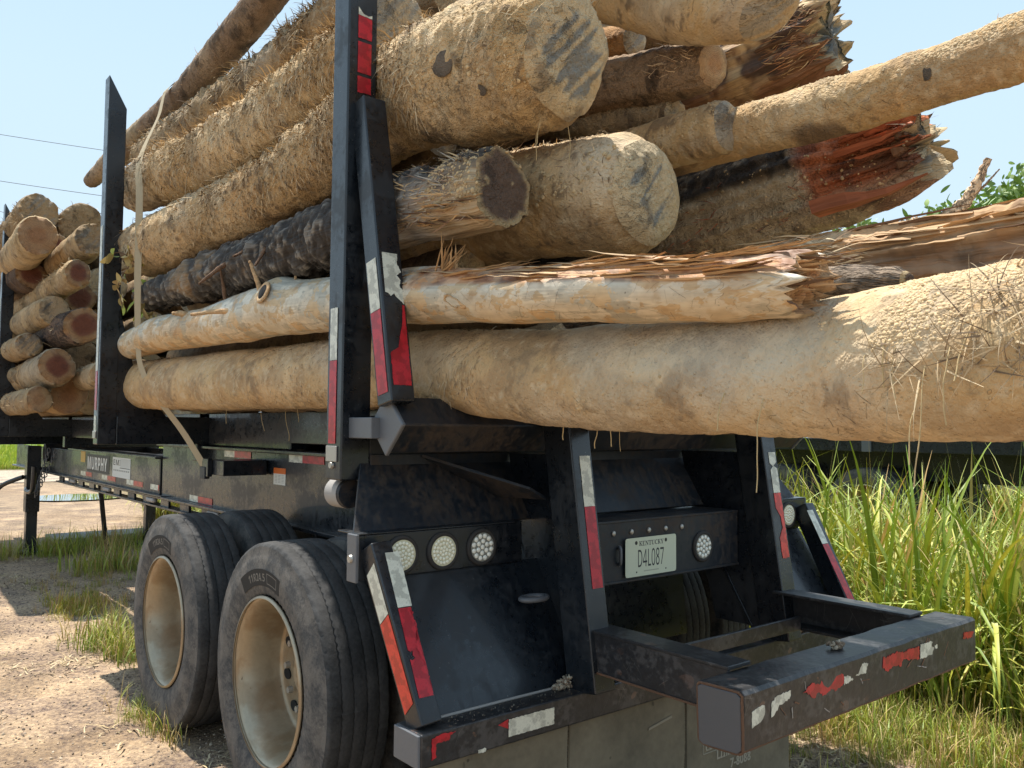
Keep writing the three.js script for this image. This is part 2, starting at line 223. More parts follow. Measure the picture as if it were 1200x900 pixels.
function slab(pts, thick, bevel = 0.0015) {                              // flat plate through coplanar world points (in order)
  const P = pts.map((p) => new THREE.Vector3(...p)), u = P[1].clone().sub(P[0]).normalize(), n = u.clone().cross(P[2].clone().sub(P[0])).normalize(), v = n.clone().cross(u);
  const s = new THREE.Shape(P.map((p) => { const d = p.clone().sub(P[0]); return new THREE.Vector2(d.dot(u), d.dot(v)); }));
  const g = new THREE.ExtrudeGeometry(s, { depth: thick, bevelEnabled: true, bevelSize: bevel, bevelThickness: bevel, bevelSegments: 1 });
  g.translate(0, 0, -thick); g.applyMatrix4(new THREE.Matrix4().makeBasis(u, v, n)); g.translate(...pts[0]); return boxUV(g, uvo += 0.23, uvo * 0.4);
}
function sticker(o, u, v, pts, lift = 0.0012, th = 0.0008) {              // thin film at origin o spanned by u, v; n = u x v
  const U = new THREE.Vector3(...u).normalize(), V0 = new THREE.Vector3(...v), N = U.clone().cross(V0).normalize(), V = N.clone().cross(U);
  const g = new THREE.ExtrudeGeometry(new THREE.Shape(pts.map((p) => new THREE.Vector2(...p))), { depth: th, bevelEnabled: false });
  const q = g.attributes.position, uv = new Float32Array(q.count * 2); for (let i = 0; i < q.count; i++) { uv[i * 2] = q.getX(i) * 8; uv[i * 2 + 1] = q.getY(i) * 8; } g.setAttribute('uv', new THREE.BufferAttribute(uv, 2));
  g.translate(0, 0, lift); g.applyMatrix4(new THREE.Matrix4().makeBasis(U, V, N)); g.translate(...o); return g;
}
const rect = (x0, y0, x1, y1) => [[x0, y0], [x1, y0], [x1, y1], [x0, y1]];
function jag(pts, amp, seed, step = 0.006) { const r = rng(seed), o = []; pts.forEach((p, i) => { const q = pts[(i + 1) % pts.length], L = Math.hypot(q[0] - p[0], q[1] - p[1]), n = Math.max(1, Math.round(L / step)); for (let k = 0; k < n; k++) { const t = k / n, e = amp * (r() + r() - 1); o.push([lerp(p[0], q[0], t) - (q[1] - p[1]) / L * e, lerp(p[1], q[1], t) + (q[0] - p[0]) / L * e]); } }); return o; }
function tubeAt(pts, rad, seg = 24, rs = 6) { return new THREE.TubeGeometry(new THREE.CatmullRomCurve3(pts.map((p) => new THREE.Vector3(...p))), seg, rad, rs); }
function cyl(a, b, r0, r1, n = 24) { const A = new THREE.Vector3(...a), B = new THREE.Vector3(...b), g = new THREE.CylinderGeometry(r1, r0, A.distanceTo(B), n, 1); g.applyQuaternion(new THREE.Quaternion().setFromUnitVectors(new THREE.Vector3(0, 1, 0), B.clone().sub(A).normalize())); g.translate((A.x + B.x) / 2, (A.y + B.y) / 2, (A.z + B.z) / 2); return g; }
function splinter(a, b, w, t, seed) {                                   // long tapering sliver of torn wood from a to b, ragged along its length
  const A = new THREE.Vector3(...a), B = new THREE.Vector3(...b), L = A.distanceTo(B), r = rng(seed), n = 6, pos = [], idx = [], uv = [], sd = r() * 9;
  for (let i = 0; i <= n; i++) { const s = i / n, k = Math.max(0.06, 1 - Math.pow(s, 1.7)) * (0.8 + 0.4 * r()), bx = (r() - 0.5) * w * 0.5 * s, bz = (r() - 0.5) * w * 0.4 * s; for (const [x, z] of [[-1, -0.6], [0.7, -1], [1, 0.8], [-0.5, 1]]) { pos.push(x * w / 2 * k + bx, s * L, z * t / 2 * k + bz); uv.push(x * w / 2 + sd + z * 0.01, s * L); } }
  for (let i = 0; i < n; i++) for (let k = 0; k < 4; k++) { const p = i * 4 + k, q = i * 4 + (k + 1) % 4; idx.push(p, p + 4, q, q, p + 4, q + 4); }
  idx.push(0, 1, 2, 0, 2, 3); const e = n * 4; idx.push(e, e + 2, e + 1, e, e + 3, e + 2);
  let g = new THREE.BufferGeometry(); g.setAttribute('position', new THREE.Float32BufferAttribute(pos, 3)); g.setAttribute('uv', new THREE.Float32BufferAttribute(uv, 2)); g.setIndex(idx); g = g.toNonIndexed(); g.computeVertexNormals();
  g.applyQuaternion(new THREE.Quaternion().setFromUnitVectors(new THREE.Vector3(0, 1, 0), B.clone().sub(A).normalize())); g.translate(...a); return g;
}
function mergeGeometries(list) { return mergeRaw(list.map((g) => { const n = g.index ? g.toNonIndexed() : g; for (const k of Object.keys(n.attributes)) if (!['position', 'normal', 'uv'].includes(k)) n.deleteAttribute(k); if (!n.attributes.normal) n.computeVertexNormals(); if (!n.attributes.uv) n.setAttribute('uv', new THREE.BufferAttribute(new Float32Array(n.attributes.position.count * 2), 2)); return n; })); }

// ---------------------------------------------------------------- log builder
const TILE = { clay: 0.85, mud: 0.75, bark: 0.5, fibre: 0.4, peel: 0.8 };
const mix3 = (a, b, t) => [a[0] + (b[0] - a[0]) * t, a[1] + (b[1] - a[1]) * t, a[2] + (b[2] - a[2]) * t];
const COL = {
  mud(p, n, o) {
    const q = o.tint ?? [1, 1, 1]; let c = mix3([0.52, 0.355, 0.18], [0.66, 0.485, 0.285], smooth(-0.3, 0.35, n.a));
    c = mix3(c, [0.54, 0.455, 0.345], 0.75 * smooth(0.05, 0.4, n.g)); c = mix3(c, [0.56, 0.36, 0.175], 0.55 * smooth(0.1, 0.45, -n.g));
    c = mix3(c, [0.34, 0.245, 0.15], 0.5 * smooth(0.04, 0.24, n.d)); c = mix3(c, [0.16, 0.115, 0.075], (o.dirt ?? 0.7) * smooth(0.26, 0.40, n.b * 0.8 + 0.6 * n.c + 0.15 * n.d)); c = mix3(c, [0.62, 0.50, 0.34], 0.6 * smooth(0.16, 0.36, -n.c - 0.3 * n.b));
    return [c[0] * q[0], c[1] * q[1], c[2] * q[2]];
  },
  bark(p, n, o) { const q = o.tint ?? [1, 1, 1]; let c = mix3([0.085, 0.072, 0.062], [0.19, 0.165, 0.14], smooth(-0.2, 0.4, n.a)); c = mix3(c, [0.30, 0.19, 0.10], 0.8 * smooth(0.16, 0.34, n.g)); c = mix3(c, [0.04, 0.034, 0.03], 0.7 * smooth(0.1, 0.4, n.b)); return [c[0] * q[0], c[1] * q[1], c[2] * q[2]]; },
  brown(p, n, o) { const q = o.tint ?? [1, 1, 1]; let c = mix3([0.20, 0.13, 0.085], [0.34, 0.235, 0.15], smooth(-0.3, 0.3, n.a)); c = mix3(c, [0.07, 0.045, 0.03], 0.8 * smooth(0.1, 0.35, n.b)); c = mix3(c, [0.42, 0.31, 0.18], 0.5 * smooth(0.1, 0.4, n.g)); return [c[0] * q[0], c[1] * q[1], c[2] * q[2]]; },
  peel(p, n, o) { let c = mix3([0.62, 0.57, 0.48], [0.74, 0.70, 0.62], smooth(-0.3, 0.3, n.a)); c = mix3(c, [0.54, 0.37, 0.20], 0.7 * smooth(0.1, 0.4, n.g)); c = mix3(c, [0.40, 0.25, 0.13], 0.5 * smooth(0.24, 0.36, n.b + 0.3 * n.d)); return c; },
  torn(p, n, o) { let c = mix3([0.52, 0.34, 0.19], [0.66, 0.50, 0.32], smooth(-0.3, 0.3, n.a)); return mix3(c, [0.22, 0.13, 0.08], 0.7 * smooth(0.15, 0.4, n.b)); },
};
const CUT = {                                                           // colour of an end face: k = 0 centre .. 1 rim
  wood: (k, n) => mix3(mix3([0.46, 0.30, 0.17], [0.56, 0.42, 0.25], smooth(-0.2, 0.3, n.a)), [0.22, 0.13, 0.075], 0.5 * smooth(0.15, 0.4, n.b)),
  red: (k, n) => mix3(mix3([0.25, 0.105, 0.07], [0.46, 0.32, 0.19], smooth(0.55, 0.78, k + 0.25 * n.a)), [0.16, 0.07, 0.05], 0.5 * smooth(0.1, 0.4, n.b)),
  mud: (k, n) => mix3(mix3(mix3([0.46, 0.33, 0.185], [0.62, 0.475, 0.30], smooth(-0.3, 0.3, n.a)), [0.36, 0.33, 0.28], 0.9 * smooth(0.04, 0.2, n.g * 0.7 + 0.5 * n.s)), [0.15, 0.11, 0.075], 0.6 * smooth(0.25, 0.45, n.b + 0.4 * n.c)),
  grey: (k, n) => mix3(mix3([0.24, 0.235, 0.215], [0.56, 0.44, 0.28], smooth(-0.06, 0.10, n.a * 0.5 + 0.3 * n.d + 0.5 * n.s + 0.42 * smooth(0.5, 0.9, k))), [0.14, 0.115, 0.09], 0.6 * smooth(0.15, 0.35, n.b)),
  dark: (k, n) => mix3(mix3([0.115, 0.075, 0.055], [0.40, 0.30, 0.17], smooth(0.78, 0.95, k + 0.3 * n.a)), [0.45, 0.34, 0.2], 0.9 * smooth(0.3, 0.45, n.c + 0.3 * n.b)),
};
function noiseAt(x, y, z, sd) { return { a: fbm(x * 2.3 + sd, y * 2.3, z * 2.3, 4), g: fbm(x * 1.5 + sd + 40, y * 1.5 + 7, z * 1.5, 4), b: fbm(x * 11 + sd, y * 11, z * 11 + 3, 4), c: fbm(x * 38 + sd, y * 38, z * 38, 3), d: fbm(x * 5 + sd, y * 5 + 20, z * 5, 3) }; }
function makeLog(label, spine, o = {}) {
  const kind = o.kind ?? 'mud', sd = o.seed * 13.7, step = o.step ?? 0.02, t = thing('log', label, 'log', o.group);
  const base = new THREE.Vector3(...spine[Math.floor(spine.length / 2)].slice(0, 3)); base.y -= spine[Math.floor(spine.length / 2)][3]; t.position.copy(base);
  const cv = new THREE.CatmullRomCurve3(spine.map((s) => new THREE.Vector3(s[0], s[1], s[2])), false, 'centripetal');
  const L = cv.getLength(), NS = Math.max(8, Math.round(L / step)), rm = spine.reduce((a, s) => a + s[3], 0) / spine.length, NV = Math.max(16, Math.round(2 * Math.PI * rm / (o.around ?? step)));
  const pos = [], col = [], uv = [], rings = [], tl = TILE[kind === 'brown' ? 'mud' : kind === 'torn' ? 'fibre' : kind] ?? 0.75, uc = Math.max(1, Math.round(2 * Math.PI * rm / tl));
  const colf = o.col ?? COL[kind === 'clay' ? 'mud' : kind], up = new THREE.Vector3(0, 1, 0), P = new THREE.Vector3(), q = new THREE.Vector3();
  const m = spine.length - 1;
  let acc = 0, prev = null;
  for (let i = 0; i <= NS; i++) {
    const tt = i / NS; cv.getPoint(tt, P); const T0 = cv.getTangent(tt), f = tt * m, k = Math.min(m - 1, Math.floor(f)), w = f - k, ws = w * w * (3 - 2 * w), r0 = lerp(spine[k][3], spine[k + 1][3], ws);
    if (prev) acc += P.distanceTo(prev); prev = P.clone();
    const B = T0.clone().cross(up).normalize(), N = B.clone().cross(T0).normalize(); rings.push({ c: P.clone(), B, N, T: T0, r: r0, at: pos.length / 3 });
    for (let v = 0; v <= NV; v++) {
      const th = v / NV * 2 * Math.PI, ct = Math.cos(th), st = Math.sin(th);
      q.copy(P).addScaledVector(N, r0 * ct).addScaledVector(B, r0 * st);
      const n = noiseAt(q.x, q.y, q.z, sd);
      let d = r0 * ((o.ecc ?? 0.04) * Math.cos(2 * th + sd) + (o.lump ?? 0.10) * n.a) + (o.rough ?? 0.008) * n.b + (o.fine ?? 0.005) * n.c;
      if (o.shag) { const a = Math.max(0, ct + 0.35), e = fbm((ct + 2) * 2.2 + sd, st * 2.2 + 1.3, acc * 42 + 2.5 * n.d, 4) + 0.3 * n.b; d += o.shag * (0.5 + a) * (0.3 + 1.5 * e); }
      if (o.shape) d += o.shape(tt, -th, q, n, r0);
      const taper = Math.min(acc, L - acc); d -= (o.round ?? 0.010) * Math.pow(smooth(o.roundLen ?? 0.03, 0, taper), 1.5);
      q.copy(P).addScaledVector(N, (r0 + d) * ct).addScaledVector(B, (r0 + d) * st); if (o.ragged) q.addScaledVector(T0, smooth(0.3, 0, L - acc) * o.ragged * (0.7 * fbm(ct * 2.2 + sd, st * 2.2, 1, 2) + fbm(ct * 9 + sd, st * 9, 4, 3))); if (o.slant) q.addScaledVector(T0, (smooth(0.4, 0, L - acc) - smooth(0.4, 0, acc)) * (r0 + d) * (o.slant[0] * st + o.slant[1] * ct));
      pos.push(q.x - base.x, q.y - base.y, q.z - base.z); uv.push(v / NV * uc + sd * 0.13, acc / tl);
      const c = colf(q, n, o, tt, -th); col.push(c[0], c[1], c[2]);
    }
  }
  const idx = []; for (let i = 0; i < NS; i++) for (let v = 0; v < NV; v++) { const a = i * (NV + 1) + v, b = a + NV + 1; idx.push(a, a + 1, b, b, a + 1, b + 1); }
  const g = new THREE.BufferGeometry(); g.setAttribute('position', new THREE.Float32BufferAttribute(pos, 3)); g.setAttribute('uv', new THREE.Float32BufferAttribute(uv, 2)); g.setAttribute('color', new THREE.Float32BufferAttribute(col, 3)); g.setIndex(idx); g.computeVertexNormals();
  const na = g.attributes.normal; for (let i = 0; i <= NS; i++) { const a = i * (NV + 1), b = a + NV; for (const e of ['X', 'Y', 'Z']) { const s = na['get' + e](a) + na['get' + e](b); na['set' + e](a, s / 2); na['set' + e](b, s / 2); } }
  part(t, 'bark', g, MAT[kind === 'brown' ? 'mud' : kind === 'torn' ? 'fibre' : kind]);
  const cap = (ri, style, sign) => {
    const R = rings[ri], K = o.capRings ?? 12, cp = [], cc = [], cu = [], ci = [], slant = o.slant ?? [0, 0], big = style === 'wood' || style === 'red';
    for (let j = 0; j <= K; j++) { const k = 1 - j / K; for (let v = 0; v <= NV; v++) {
      const e = (R.at + v) * 3, px = pos[e] + base.x, py = pos[e + 1] + base.y, pz = pos[e + 2] + base.z; q.set(px, py, pz).sub(R.c); const tc = q.dot(R.T), sl = sign * (slant[0] * q.dot(R.B) + slant[1] * q.dot(R.N)), flat = (o.ragged ?? 0) < 0.05; q.multiplyScalar(k); if (flat) q.addScaledVector(R.T, (tc - sl) * (Math.pow(k, 10) - k));
      const b = q.dot(R.B), nn = q.dot(R.N), n = noiseAt(R.c.x + b + sd, R.c.y + nn, R.c.z, sd + 3);
      q.add(R.c).addScaledVector(R.T, sign * ((1 - k * k * k * k) * (o.dome ?? 0.012) + (j ? (o.capRough ?? 0.008) * (n.b + 0.5 * n.c) + (o.capLump ?? 0.012) * n.a : 0) * Math.min(1, (1 - k) * 5)));
      cp.push(q.x - base.x, q.y - base.y, q.z - base.z); cu.push(0.5 + b / (R.r * 2.3) * (big ? 1 : R.r * 2.3 / 0.75), 0.5 + nn / (R.r * 2.3) * (big ? 1 : R.r * 2.3 / 0.75)); n.s = fbm((b * 0.8 + nn * 0.6) * 46 + sd, (nn * 0.8 - b * 0.6) * 7, 3, 4); const c = CUT[style](k, n), ct = o.capTint ?? [1, 1, 1]; cc.push(c[0] * ct[0], c[1] * ct[1], c[2] * ct[2]);
    } }
    for (let j = 0; j < K; j++) for (let v = 0; v < NV; v++) { const a = j * (NV + 1) + v, b = a + NV + 1; if (sign > 0) ci.push(a, a + 1, b, b, a + 1, b + 1); else ci.push(a, b, a + 1, b, b + 1, a + 1); }
    const cg = new THREE.BufferGeometry(); cg.setAttribute('position', new THREE.Float32BufferAttribute(cp, 3)); cg.setAttribute('uv', new THREE.Float32BufferAttribute(cu, 2)); cg.setAttribute('color', new THREE.Float32BufferAttribute(cc, 3)); cg.setIndex(ci); cg.computeVertexNormals();
    part(t, 'cut_end', cg, big ? MAT.cutWood : MAT.cutMud);
  };
  if (o.front) cap(0, o.front, -1);
  if (o.rear) cap(NS, o.rear, 1);
  t.updateMatrixWorld(true);
  const surf = (s, th) => { const f = clamp(s) * NS, i = Math.min(NS, Math.round(f)), v = Math.round(((-th / (2 * Math.PI)) % 1 + 1) % 1 * NV), e = (i * (NV + 1) + v) * 3; const R = rings[i], p = new THREE.Vector3(pos[e], pos[e + 1], pos[e + 2]); const nrm = p.clone().add(base).sub(R.c).normalize(); return { p, n: nrm, T: R.T, R }; };
  return { t, surf, base, rings, L, NS, rm };
}
// loose strips of bark and fibre lying on a log (s range along, theta range around; 0 is the top)
const RIB = [0, 1, 2].map((k) => { const r = rng(900 + k), n = 5, pos = [], idx = []; for (let i = 0; i <= n; i++) { const s = i / n, w = (0.5 - 0.42 * s) * (0.8 + 0.4 * r()), y = Math.sin(s * (1.2 + k * 0.6)) * 0.22, x = Math.sin(s * 2.2 + k) * 0.18 * s; pos.push(x - w * 0.16, y + 0.01, s, x + w * 0.16, y + 0.02 * r(), s); } for (let i = 0; i < n; i++) idx.push(i * 2, i * 2 + 2, i * 2 + 1, i * 2 + 1, i * 2 + 2, i * 2 + 3); const g = new THREE.BufferGeometry(); g.setAttribute('position', new THREE.Float32BufferAttribute(pos, 3)); g.setAttribute('uv', new THREE.Float32BufferAttribute(pos.map(() => 0).slice(0, pos.length / 3 * 2), 2)); g.setIndex(idx); g.computeVertexNormals(); return g; });
function inst(parent, name, geo, mat, list) { const m = new THREE.InstancedMesh(geo, mat, list.length); list.forEach((e, i) => { m.setMatrixAt(i, e.m); if (e.c) m.setColorAt(i, e.c); }); shade(m); m.name = name; m.userData.kind = 'stuff'; (parent ?? scene).add(m); return m; }
const MX = new THREE.Matrix4();
function basisAt(p, T0, N, yaw, tilt, sx, sy, sz) { const z = T0.clone().applyAxisAngle(N, yaw), x = N.clone().cross(z).normalize(), y = N.clone(); const a = z.clone().applyAxisAngle(x, -tilt), b = a.clone().cross(x); return new THREE.Matrix4().makeBasis(x.multiplyScalar(sx), b.multiplyScalar(sy), a.normalize().multiplyScalar(sz)).setPosition(p); }
function shreds(lg, n, seed, o = {}) {
  const r = rng(seed), L = [[], [], []], [s0, s1] = o.s ?? [0, 1], [t0, t1] = o.th ?? [-1.4, 1.4], [l0, l1] = o.len ?? [0.025, 0.10], cs = o.cols ?? [[0.52, 0.38, 0.22], [0.34, 0.25, 0.15], [0.20, 0.14, 0.09], [0.62, 0.48, 0.30]];
  for (let i = 0; i < n; i++) { const s = lerp(s0, s1, r()), th = lerp(t0, t1, r()), f = lg.surf(s, th); if (fbm(f.p.x * 4 + seed, f.p.y * 4, f.p.z * 4, 2) < (o.cut ?? -0.1)) continue; const len = lerp(l0, l1, r() * r()); const c = cs[Math.floor(r() * cs.length)], v = 0.75 + 0.5 * r();
    L[Math.floor(r() * 3)].push({ m: basisAt(f.p.clone().addScaledVector(f.n, -0.002), f.T, f.n, (o.turn ?? 0) * (th > 0 ? 1 : -1) + (o.yaw ?? 1.2) * (r() * 2 - 1) + (o.turn ? 0 : r() < 0.5 ? Math.PI : 0), (o.tilt ?? 0.35) * r(), 1.5 * (o.w ?? 0.03) * (0.5 + r()), len, len), c: C(c[0] * v, c[1] * v, c[2] * v) }); }
  L.forEach((l, k) => l.length && inst(lg.t, 'bark_shred', RIB[k], MAT.shredW, l));
}
const CLOD = [0, 1, 2].map((k) => { const g = mergeVertices(new THREE.IcosahedronGeometry(1, 1).deleteAttribute('uv').deleteAttribute('normal')), p = g.attributes.position; for (let i = 0; i < p.count; i++) { const f = 1 + 0.45 * fbm(p.getX(i) * 1.4 + k * 9, p.getY(i) * 1.4, p.getZ(i) * 1.4, 3); p.setXYZ(i, p.getX(i) * f, p.getY(i) * f * 0.75, p.getZ(i) * f); } g.computeVertexNormals(); return g; });
function clods(lg, n, seed, o = {}) {
  const r = rng(seed), L = [[], [], []], [s0, s1] = o.s ?? [0, 1], [t0, t1] = o.th ?? [-1.4, 1.4], [r0, r1] = o.rad ?? [0.002, 0.009];
  for (let i = 0; i < n; i++) { const f = lg.surf(lerp(s0, s1, r()), lerp(t0, t1, r())); if (fbm(f.p.x * 6 + seed, f.p.y * 6, f.p.z * 6, 2) + 0.5 * fbm(f.p.x * 22 + seed, f.p.y * 22, f.p.z * 22, 2) < (o.cut ?? -0.15)) continue; const jit = f.n.clone().cross(f.T).multiplyScalar((r() - 0.5) * 0.012).addScaledVector(f.T, (r() - 0.5) * 0.014); f.p.add(jit); const q = lerp(r0, r1, Math.pow(r(), o.pow ?? 3)), v = 0.7 + 0.5 * r(), c = o.col ?? [0.50, 0.37, 0.21]; L[Math.floor(r() * 3)].push({ m: basisAt(f.p.clone().addScaledVector(f.n, -0.35 * q), f.T, f.n, r() * 6, 0, q, q, q), c: C(c[0] * v, c[1] * v, c[2] * v) }); }
  L.forEach((l, k) => l.length && inst(lg.t, 'mud_clod', CLOD[k], MAT.clodW, l));
}
MAT.shredW = M({ color: C(1, 1, 1), roughness: 0.95 }); MAT.clodW = M({ color: C(1, 1, 1), roughness: 1 });
function roots(lg, list, mat = MAT.straw, rad = 0.0016) { for (const [s, th, len, sd] of list) { const f = lg.surf(s, th), r = rng(sd), pts = [f.p.clone().addScaledVector(f.n, -0.004)]; let d = f.n.clone().multiplyScalar(0.6).add(new THREE.Vector3(0, -0.5, 0)).normalize(), p = pts[0].clone(); for (let k = 0; k < 6; k++) { d.add(new THREE.Vector3((r() - 0.5) * 0.5, -0.5, (r() - 0.5) * 0.5)).normalize(); p = p.clone().addScaledVector(d, len / 6); pts.push(p); } part(lg.t, 'hanging_root', new THREE.TubeGeometry(new THREE.CatmullRomCurve3(pts), 14, rad * (0.7 + r()), 5), mat); } }
function stub(lg, s, th, dir, len, r0, mat, nm = 'branch_stub') { const f = lg.surf(s, th), A = f.p.clone().addScaledVector(f.n, -0.03), d = new THREE.Vector3(...dir).normalize(), pts = [A, A.clone().addScaledVector(d, len * 0.5).add(new THREE.Vector3(0, 0.008, 0.004)), A.clone().addScaledVector(d, len)]; const g = new THREE.TubeGeometry(new THREE.CatmullRomCurve3(pts), 16, r0, 9), p = g.attributes.position, tip = pts[2]; for (let i = 0; i < p.count; i++) { const q = new THREE.Vector3().fromBufferAttribute(p, i), k = clamp(q.distanceTo(tip) / len), cc = A.clone().lerp(tip, 1 - k), sc = 0.45 + 0.55 * k + 0.25 * fbm(q.x * 40, q.y * 40, q.z * 40, 2); q.sub(cc).multiplyScalar(sc).add(cc); p.setXYZ(i, q.x, q.y, q.z); } g.computeVertexNormals(); const e = g; return part(lg.t, nm, mergeGeometries([e, (() => { const s2 = new THREE.SphereGeometry(r0 * 0.5, 8, 6); s2.translate(tip.x, tip.y, tip.z); return s2; })()]), mat); }

// ---------------------------------------------------------------- ground
function graded(a, b, fine, far) { const o = []; for (let v = a; v <= b + 1e-6; v += fine) o.push(v); let d = fine * 1.25, v = b; while (v < far) { v += d; d *= 1.25; o.push(v); } v = a; d = fine * 1.25; while (v > -far) { v -= d; d *= 1.25; o.unshift(v); } return o; }
const gh = (x, z) => { const near = 1 / (1 + Math.pow(Math.max(0, Math.hypot(x, z + 3) - 9) / 6, 2)); return near * (0.022 * fbm(x * 0.9, 3, z * 0.9, 3) + 0.010 * fbm(x * 5, 8, z * 5, 3)) - 0.012; };
{
  const xs = graded(-4.2, 4.2, 0.05, 1500), zs = graded(-11, 3.2, 0.05, 1500), pos = [], uv = [], idx = [], col = [];
  for (const z of zs) for (const x of xs) { pos.push(x, gh(x, z), z); uv.push(x / 1.3, z / 1.3); const n = fbm(x * 0.7, 1, z * 0.7, 4), m = fbm(x * 3, 5, z * 3, 3), far = smooth(26, 34, -z) + smooth(2.1, 3.2, x + 0.5 * m) * 0.85 + smooth(20, 40, Math.hypot(x, z)); let c = mix3([1.02, 0.98, 0.95], [0.80, 0.78, 0.76], smooth(-0.2, 0.4, n)); c = mix3(c, [0.62, 0.56, 0.50], 0.6 * smooth(0.1, 0.4, m)); c = mix3(c, [0.30, 0.42, 0.16], clamp(far)); col.push(...c); }
  const w = xs.length; for (let j = 0; j < zs.length - 1; j++) for (let i = 0; i < w - 1; i++) { const a = j * w + i; idx.push(a, a + w, a + 1, a + 1, a + w, a + w + 1); }
  const g = new THREE.BufferGeometry(); g.setAttribute('position', new THREE.Float32BufferAttribute(pos, 3)); g.setAttribute('uv', new THREE.Float32BufferAttribute(uv, 2)); g.setAttribute('color', new THREE.Float32BufferAttribute(col, 3)); g.setIndex(idx); g.computeVertexNormals();
  struct('ground', g, M({ map: T.dirt, bumpMap: T.dirtB, bumpScale: 0.012, roughness: 1, vertexColors: true }));
}
{ // pale road beyond the yard, and the lawn behind it
  const sheet = (x0, x1, z0, z1, y, nx, nz, seed) => { const g = new THREE.PlaneGeometry(x1 - x0, z1 - z0, nx, nz); g.rotateX(-Math.PI / 2); g.translate((x0 + x1) / 2, y, (z0 + z1) / 2); const p = g.attributes.position, uv = g.attributes.uv; for (let i = 0; i < p.count; i++) { const e = (Math.abs(p.getZ(i) - z0) < 1e-3 || Math.abs(p.getZ(i) - z1) < 1e-3) ? 0.35 * fbm(p.getX(i) * 0.4, seed, 0, 3) : 0; p.setZ(i, p.getZ(i) + e); uv.setXY(i, p.getX(i) / 1.3, p.getZ(i) / 1.3); } g.computeVertexNormals(); return g; };
  struct('road', sheet(-90, 120, -29.5, -22.5, 0.006, 200, 4, 3), M({ map: T.dirt, bumpMap: T.dirtB, bumpScale: 0.006, color: C(1.2, 1.3, 1.45), roughness: 0.95 }));
  struct('lawn', sheet(-160, 200, -160, -31, 0.012, 180, 60, 5), M({ map: T.mud, color: C(0.17, 0.26, 0.055), roughness: 1, bumpMap: T.mudB, bumpScale: 0.05 }));
  const sh = new THREE.Shape(); const r = rng(4); for (let k = 0; k < 40; k++) { const a = k / 40 * 6.2832, q = 1 + 0.25 * fbm(Math.cos(a) * 1.5, Math.sin(a) * 1.5, 2, 3); const x = 1.55 + Math.cos(a) * 1.0 * q, z = -16.6 + Math.sin(a) * 0.95 * q; k ? sh.lineTo(x, -z) : sh.moveTo(x, -z); }
  const pg = new THREE.ShapeGeometry(sh, 8); pg.rotateX(-Math.PI / 2); pg.translate(0, 0.016, 0);
  const pm = struct('puddle', pg, new THREE.MeshPhysicalMaterial({ color: C(0.10, 0.085, 0.055), roughness: 0.04, clearcoat: 1, clearcoatRoughness: 0.02 })); pm.name = 'water';
}

// ---------------------------------------------------------------- the log trailer
const trailer = thing('log_trailer', 'black log trailer with tall stakes and red and white reflective tape, loaded with muddy logs', 'trailer');
const tp = (n, g, m, l) => part(trailer, n, g, m, l);
const film = (par, o, u, v, segs) => { for (const [c, pts] of segs) part(par, 'reflective_tape', sticker(o, u, v, pts), c === 'w' ? MAT.tapeW : c === 'o' ? MAT.tapeO : MAT.tapeR); };
// frame rails, upper rails, cross members
for (const s of [-1, 1]) {
  const x0 = s < 0 ? -0.55 : 0.47, x1 = x0 + 0.08, o = s < 0 ? -1 : 1;
  const rail = tp('frame_rail', mergeGeometries([boxAt(s * 0.535 - 0.012, s * 0.535 + 0.012, 0.99, 1.405, -3.76, 0.62), boxAt(s * 0.55 - 0.05, s * 0.55 + 0.05, 1.398, 1.42, -3.76, 0.62), boxAt(s * 0.55 - 0.05, s * 0.55 + 0.05, 0.975, 0.998, -10.45, 0.62), boxAt(s * 0.535 - 0.012, s * 0.535 + 0.012, 0.99, 1.28, -10.45, -6.95)]), MAT.paint);
  if (s < 0) {
    const e = -0.5485;
    film(rail, [e, 1.366, 0], [0, 0, 1], [0, 1, 0].map((v) => v), []);
    film(rail, [-0.6005, 0, 0], [0, 0, 1], [0, 1, 0], []);
    for (const [z0, z1, z2, y] of [[-2.40, -2.22, -1.94, 1.352], [-1.37, -1.19, -0.92, 1.352], [-3.08, -2.90, -2.61, 1.003]]) { const h = 0.045; film(rail, [-0.5485, y, 0], [0, 0, 1], [0, 1, 0], [['w', jag(rect(z0, 0, z1, h), 0.002, z0 * 9 + 40)], ['r', rect(z1, 0, z2, h)]]); }
    const d = canvasTex(96, 128, (c, w, h) => { c.fillStyle = '#d8d8cf'; c.fillRect(0, 0, w, h); c.fillStyle = '#d06a2a'; c.fillRect(0, 0, w, 44); c.fillStyle = '#8a8a86'; for (let k = 0; k < 6; k++) for (let q = 0; q < 3; q++) c.fillRect(10 + q * 27, 54 + k * 11, 20, 3); });
    const pl = new THREE.BoxGeometry(0.0015, 0.10, 0.17); pl.translate(-0.5485, 1.26, -1.50); part(rail, 'warning_label', pl, M({ map: d, roughness: 0.5 }));
  }
}
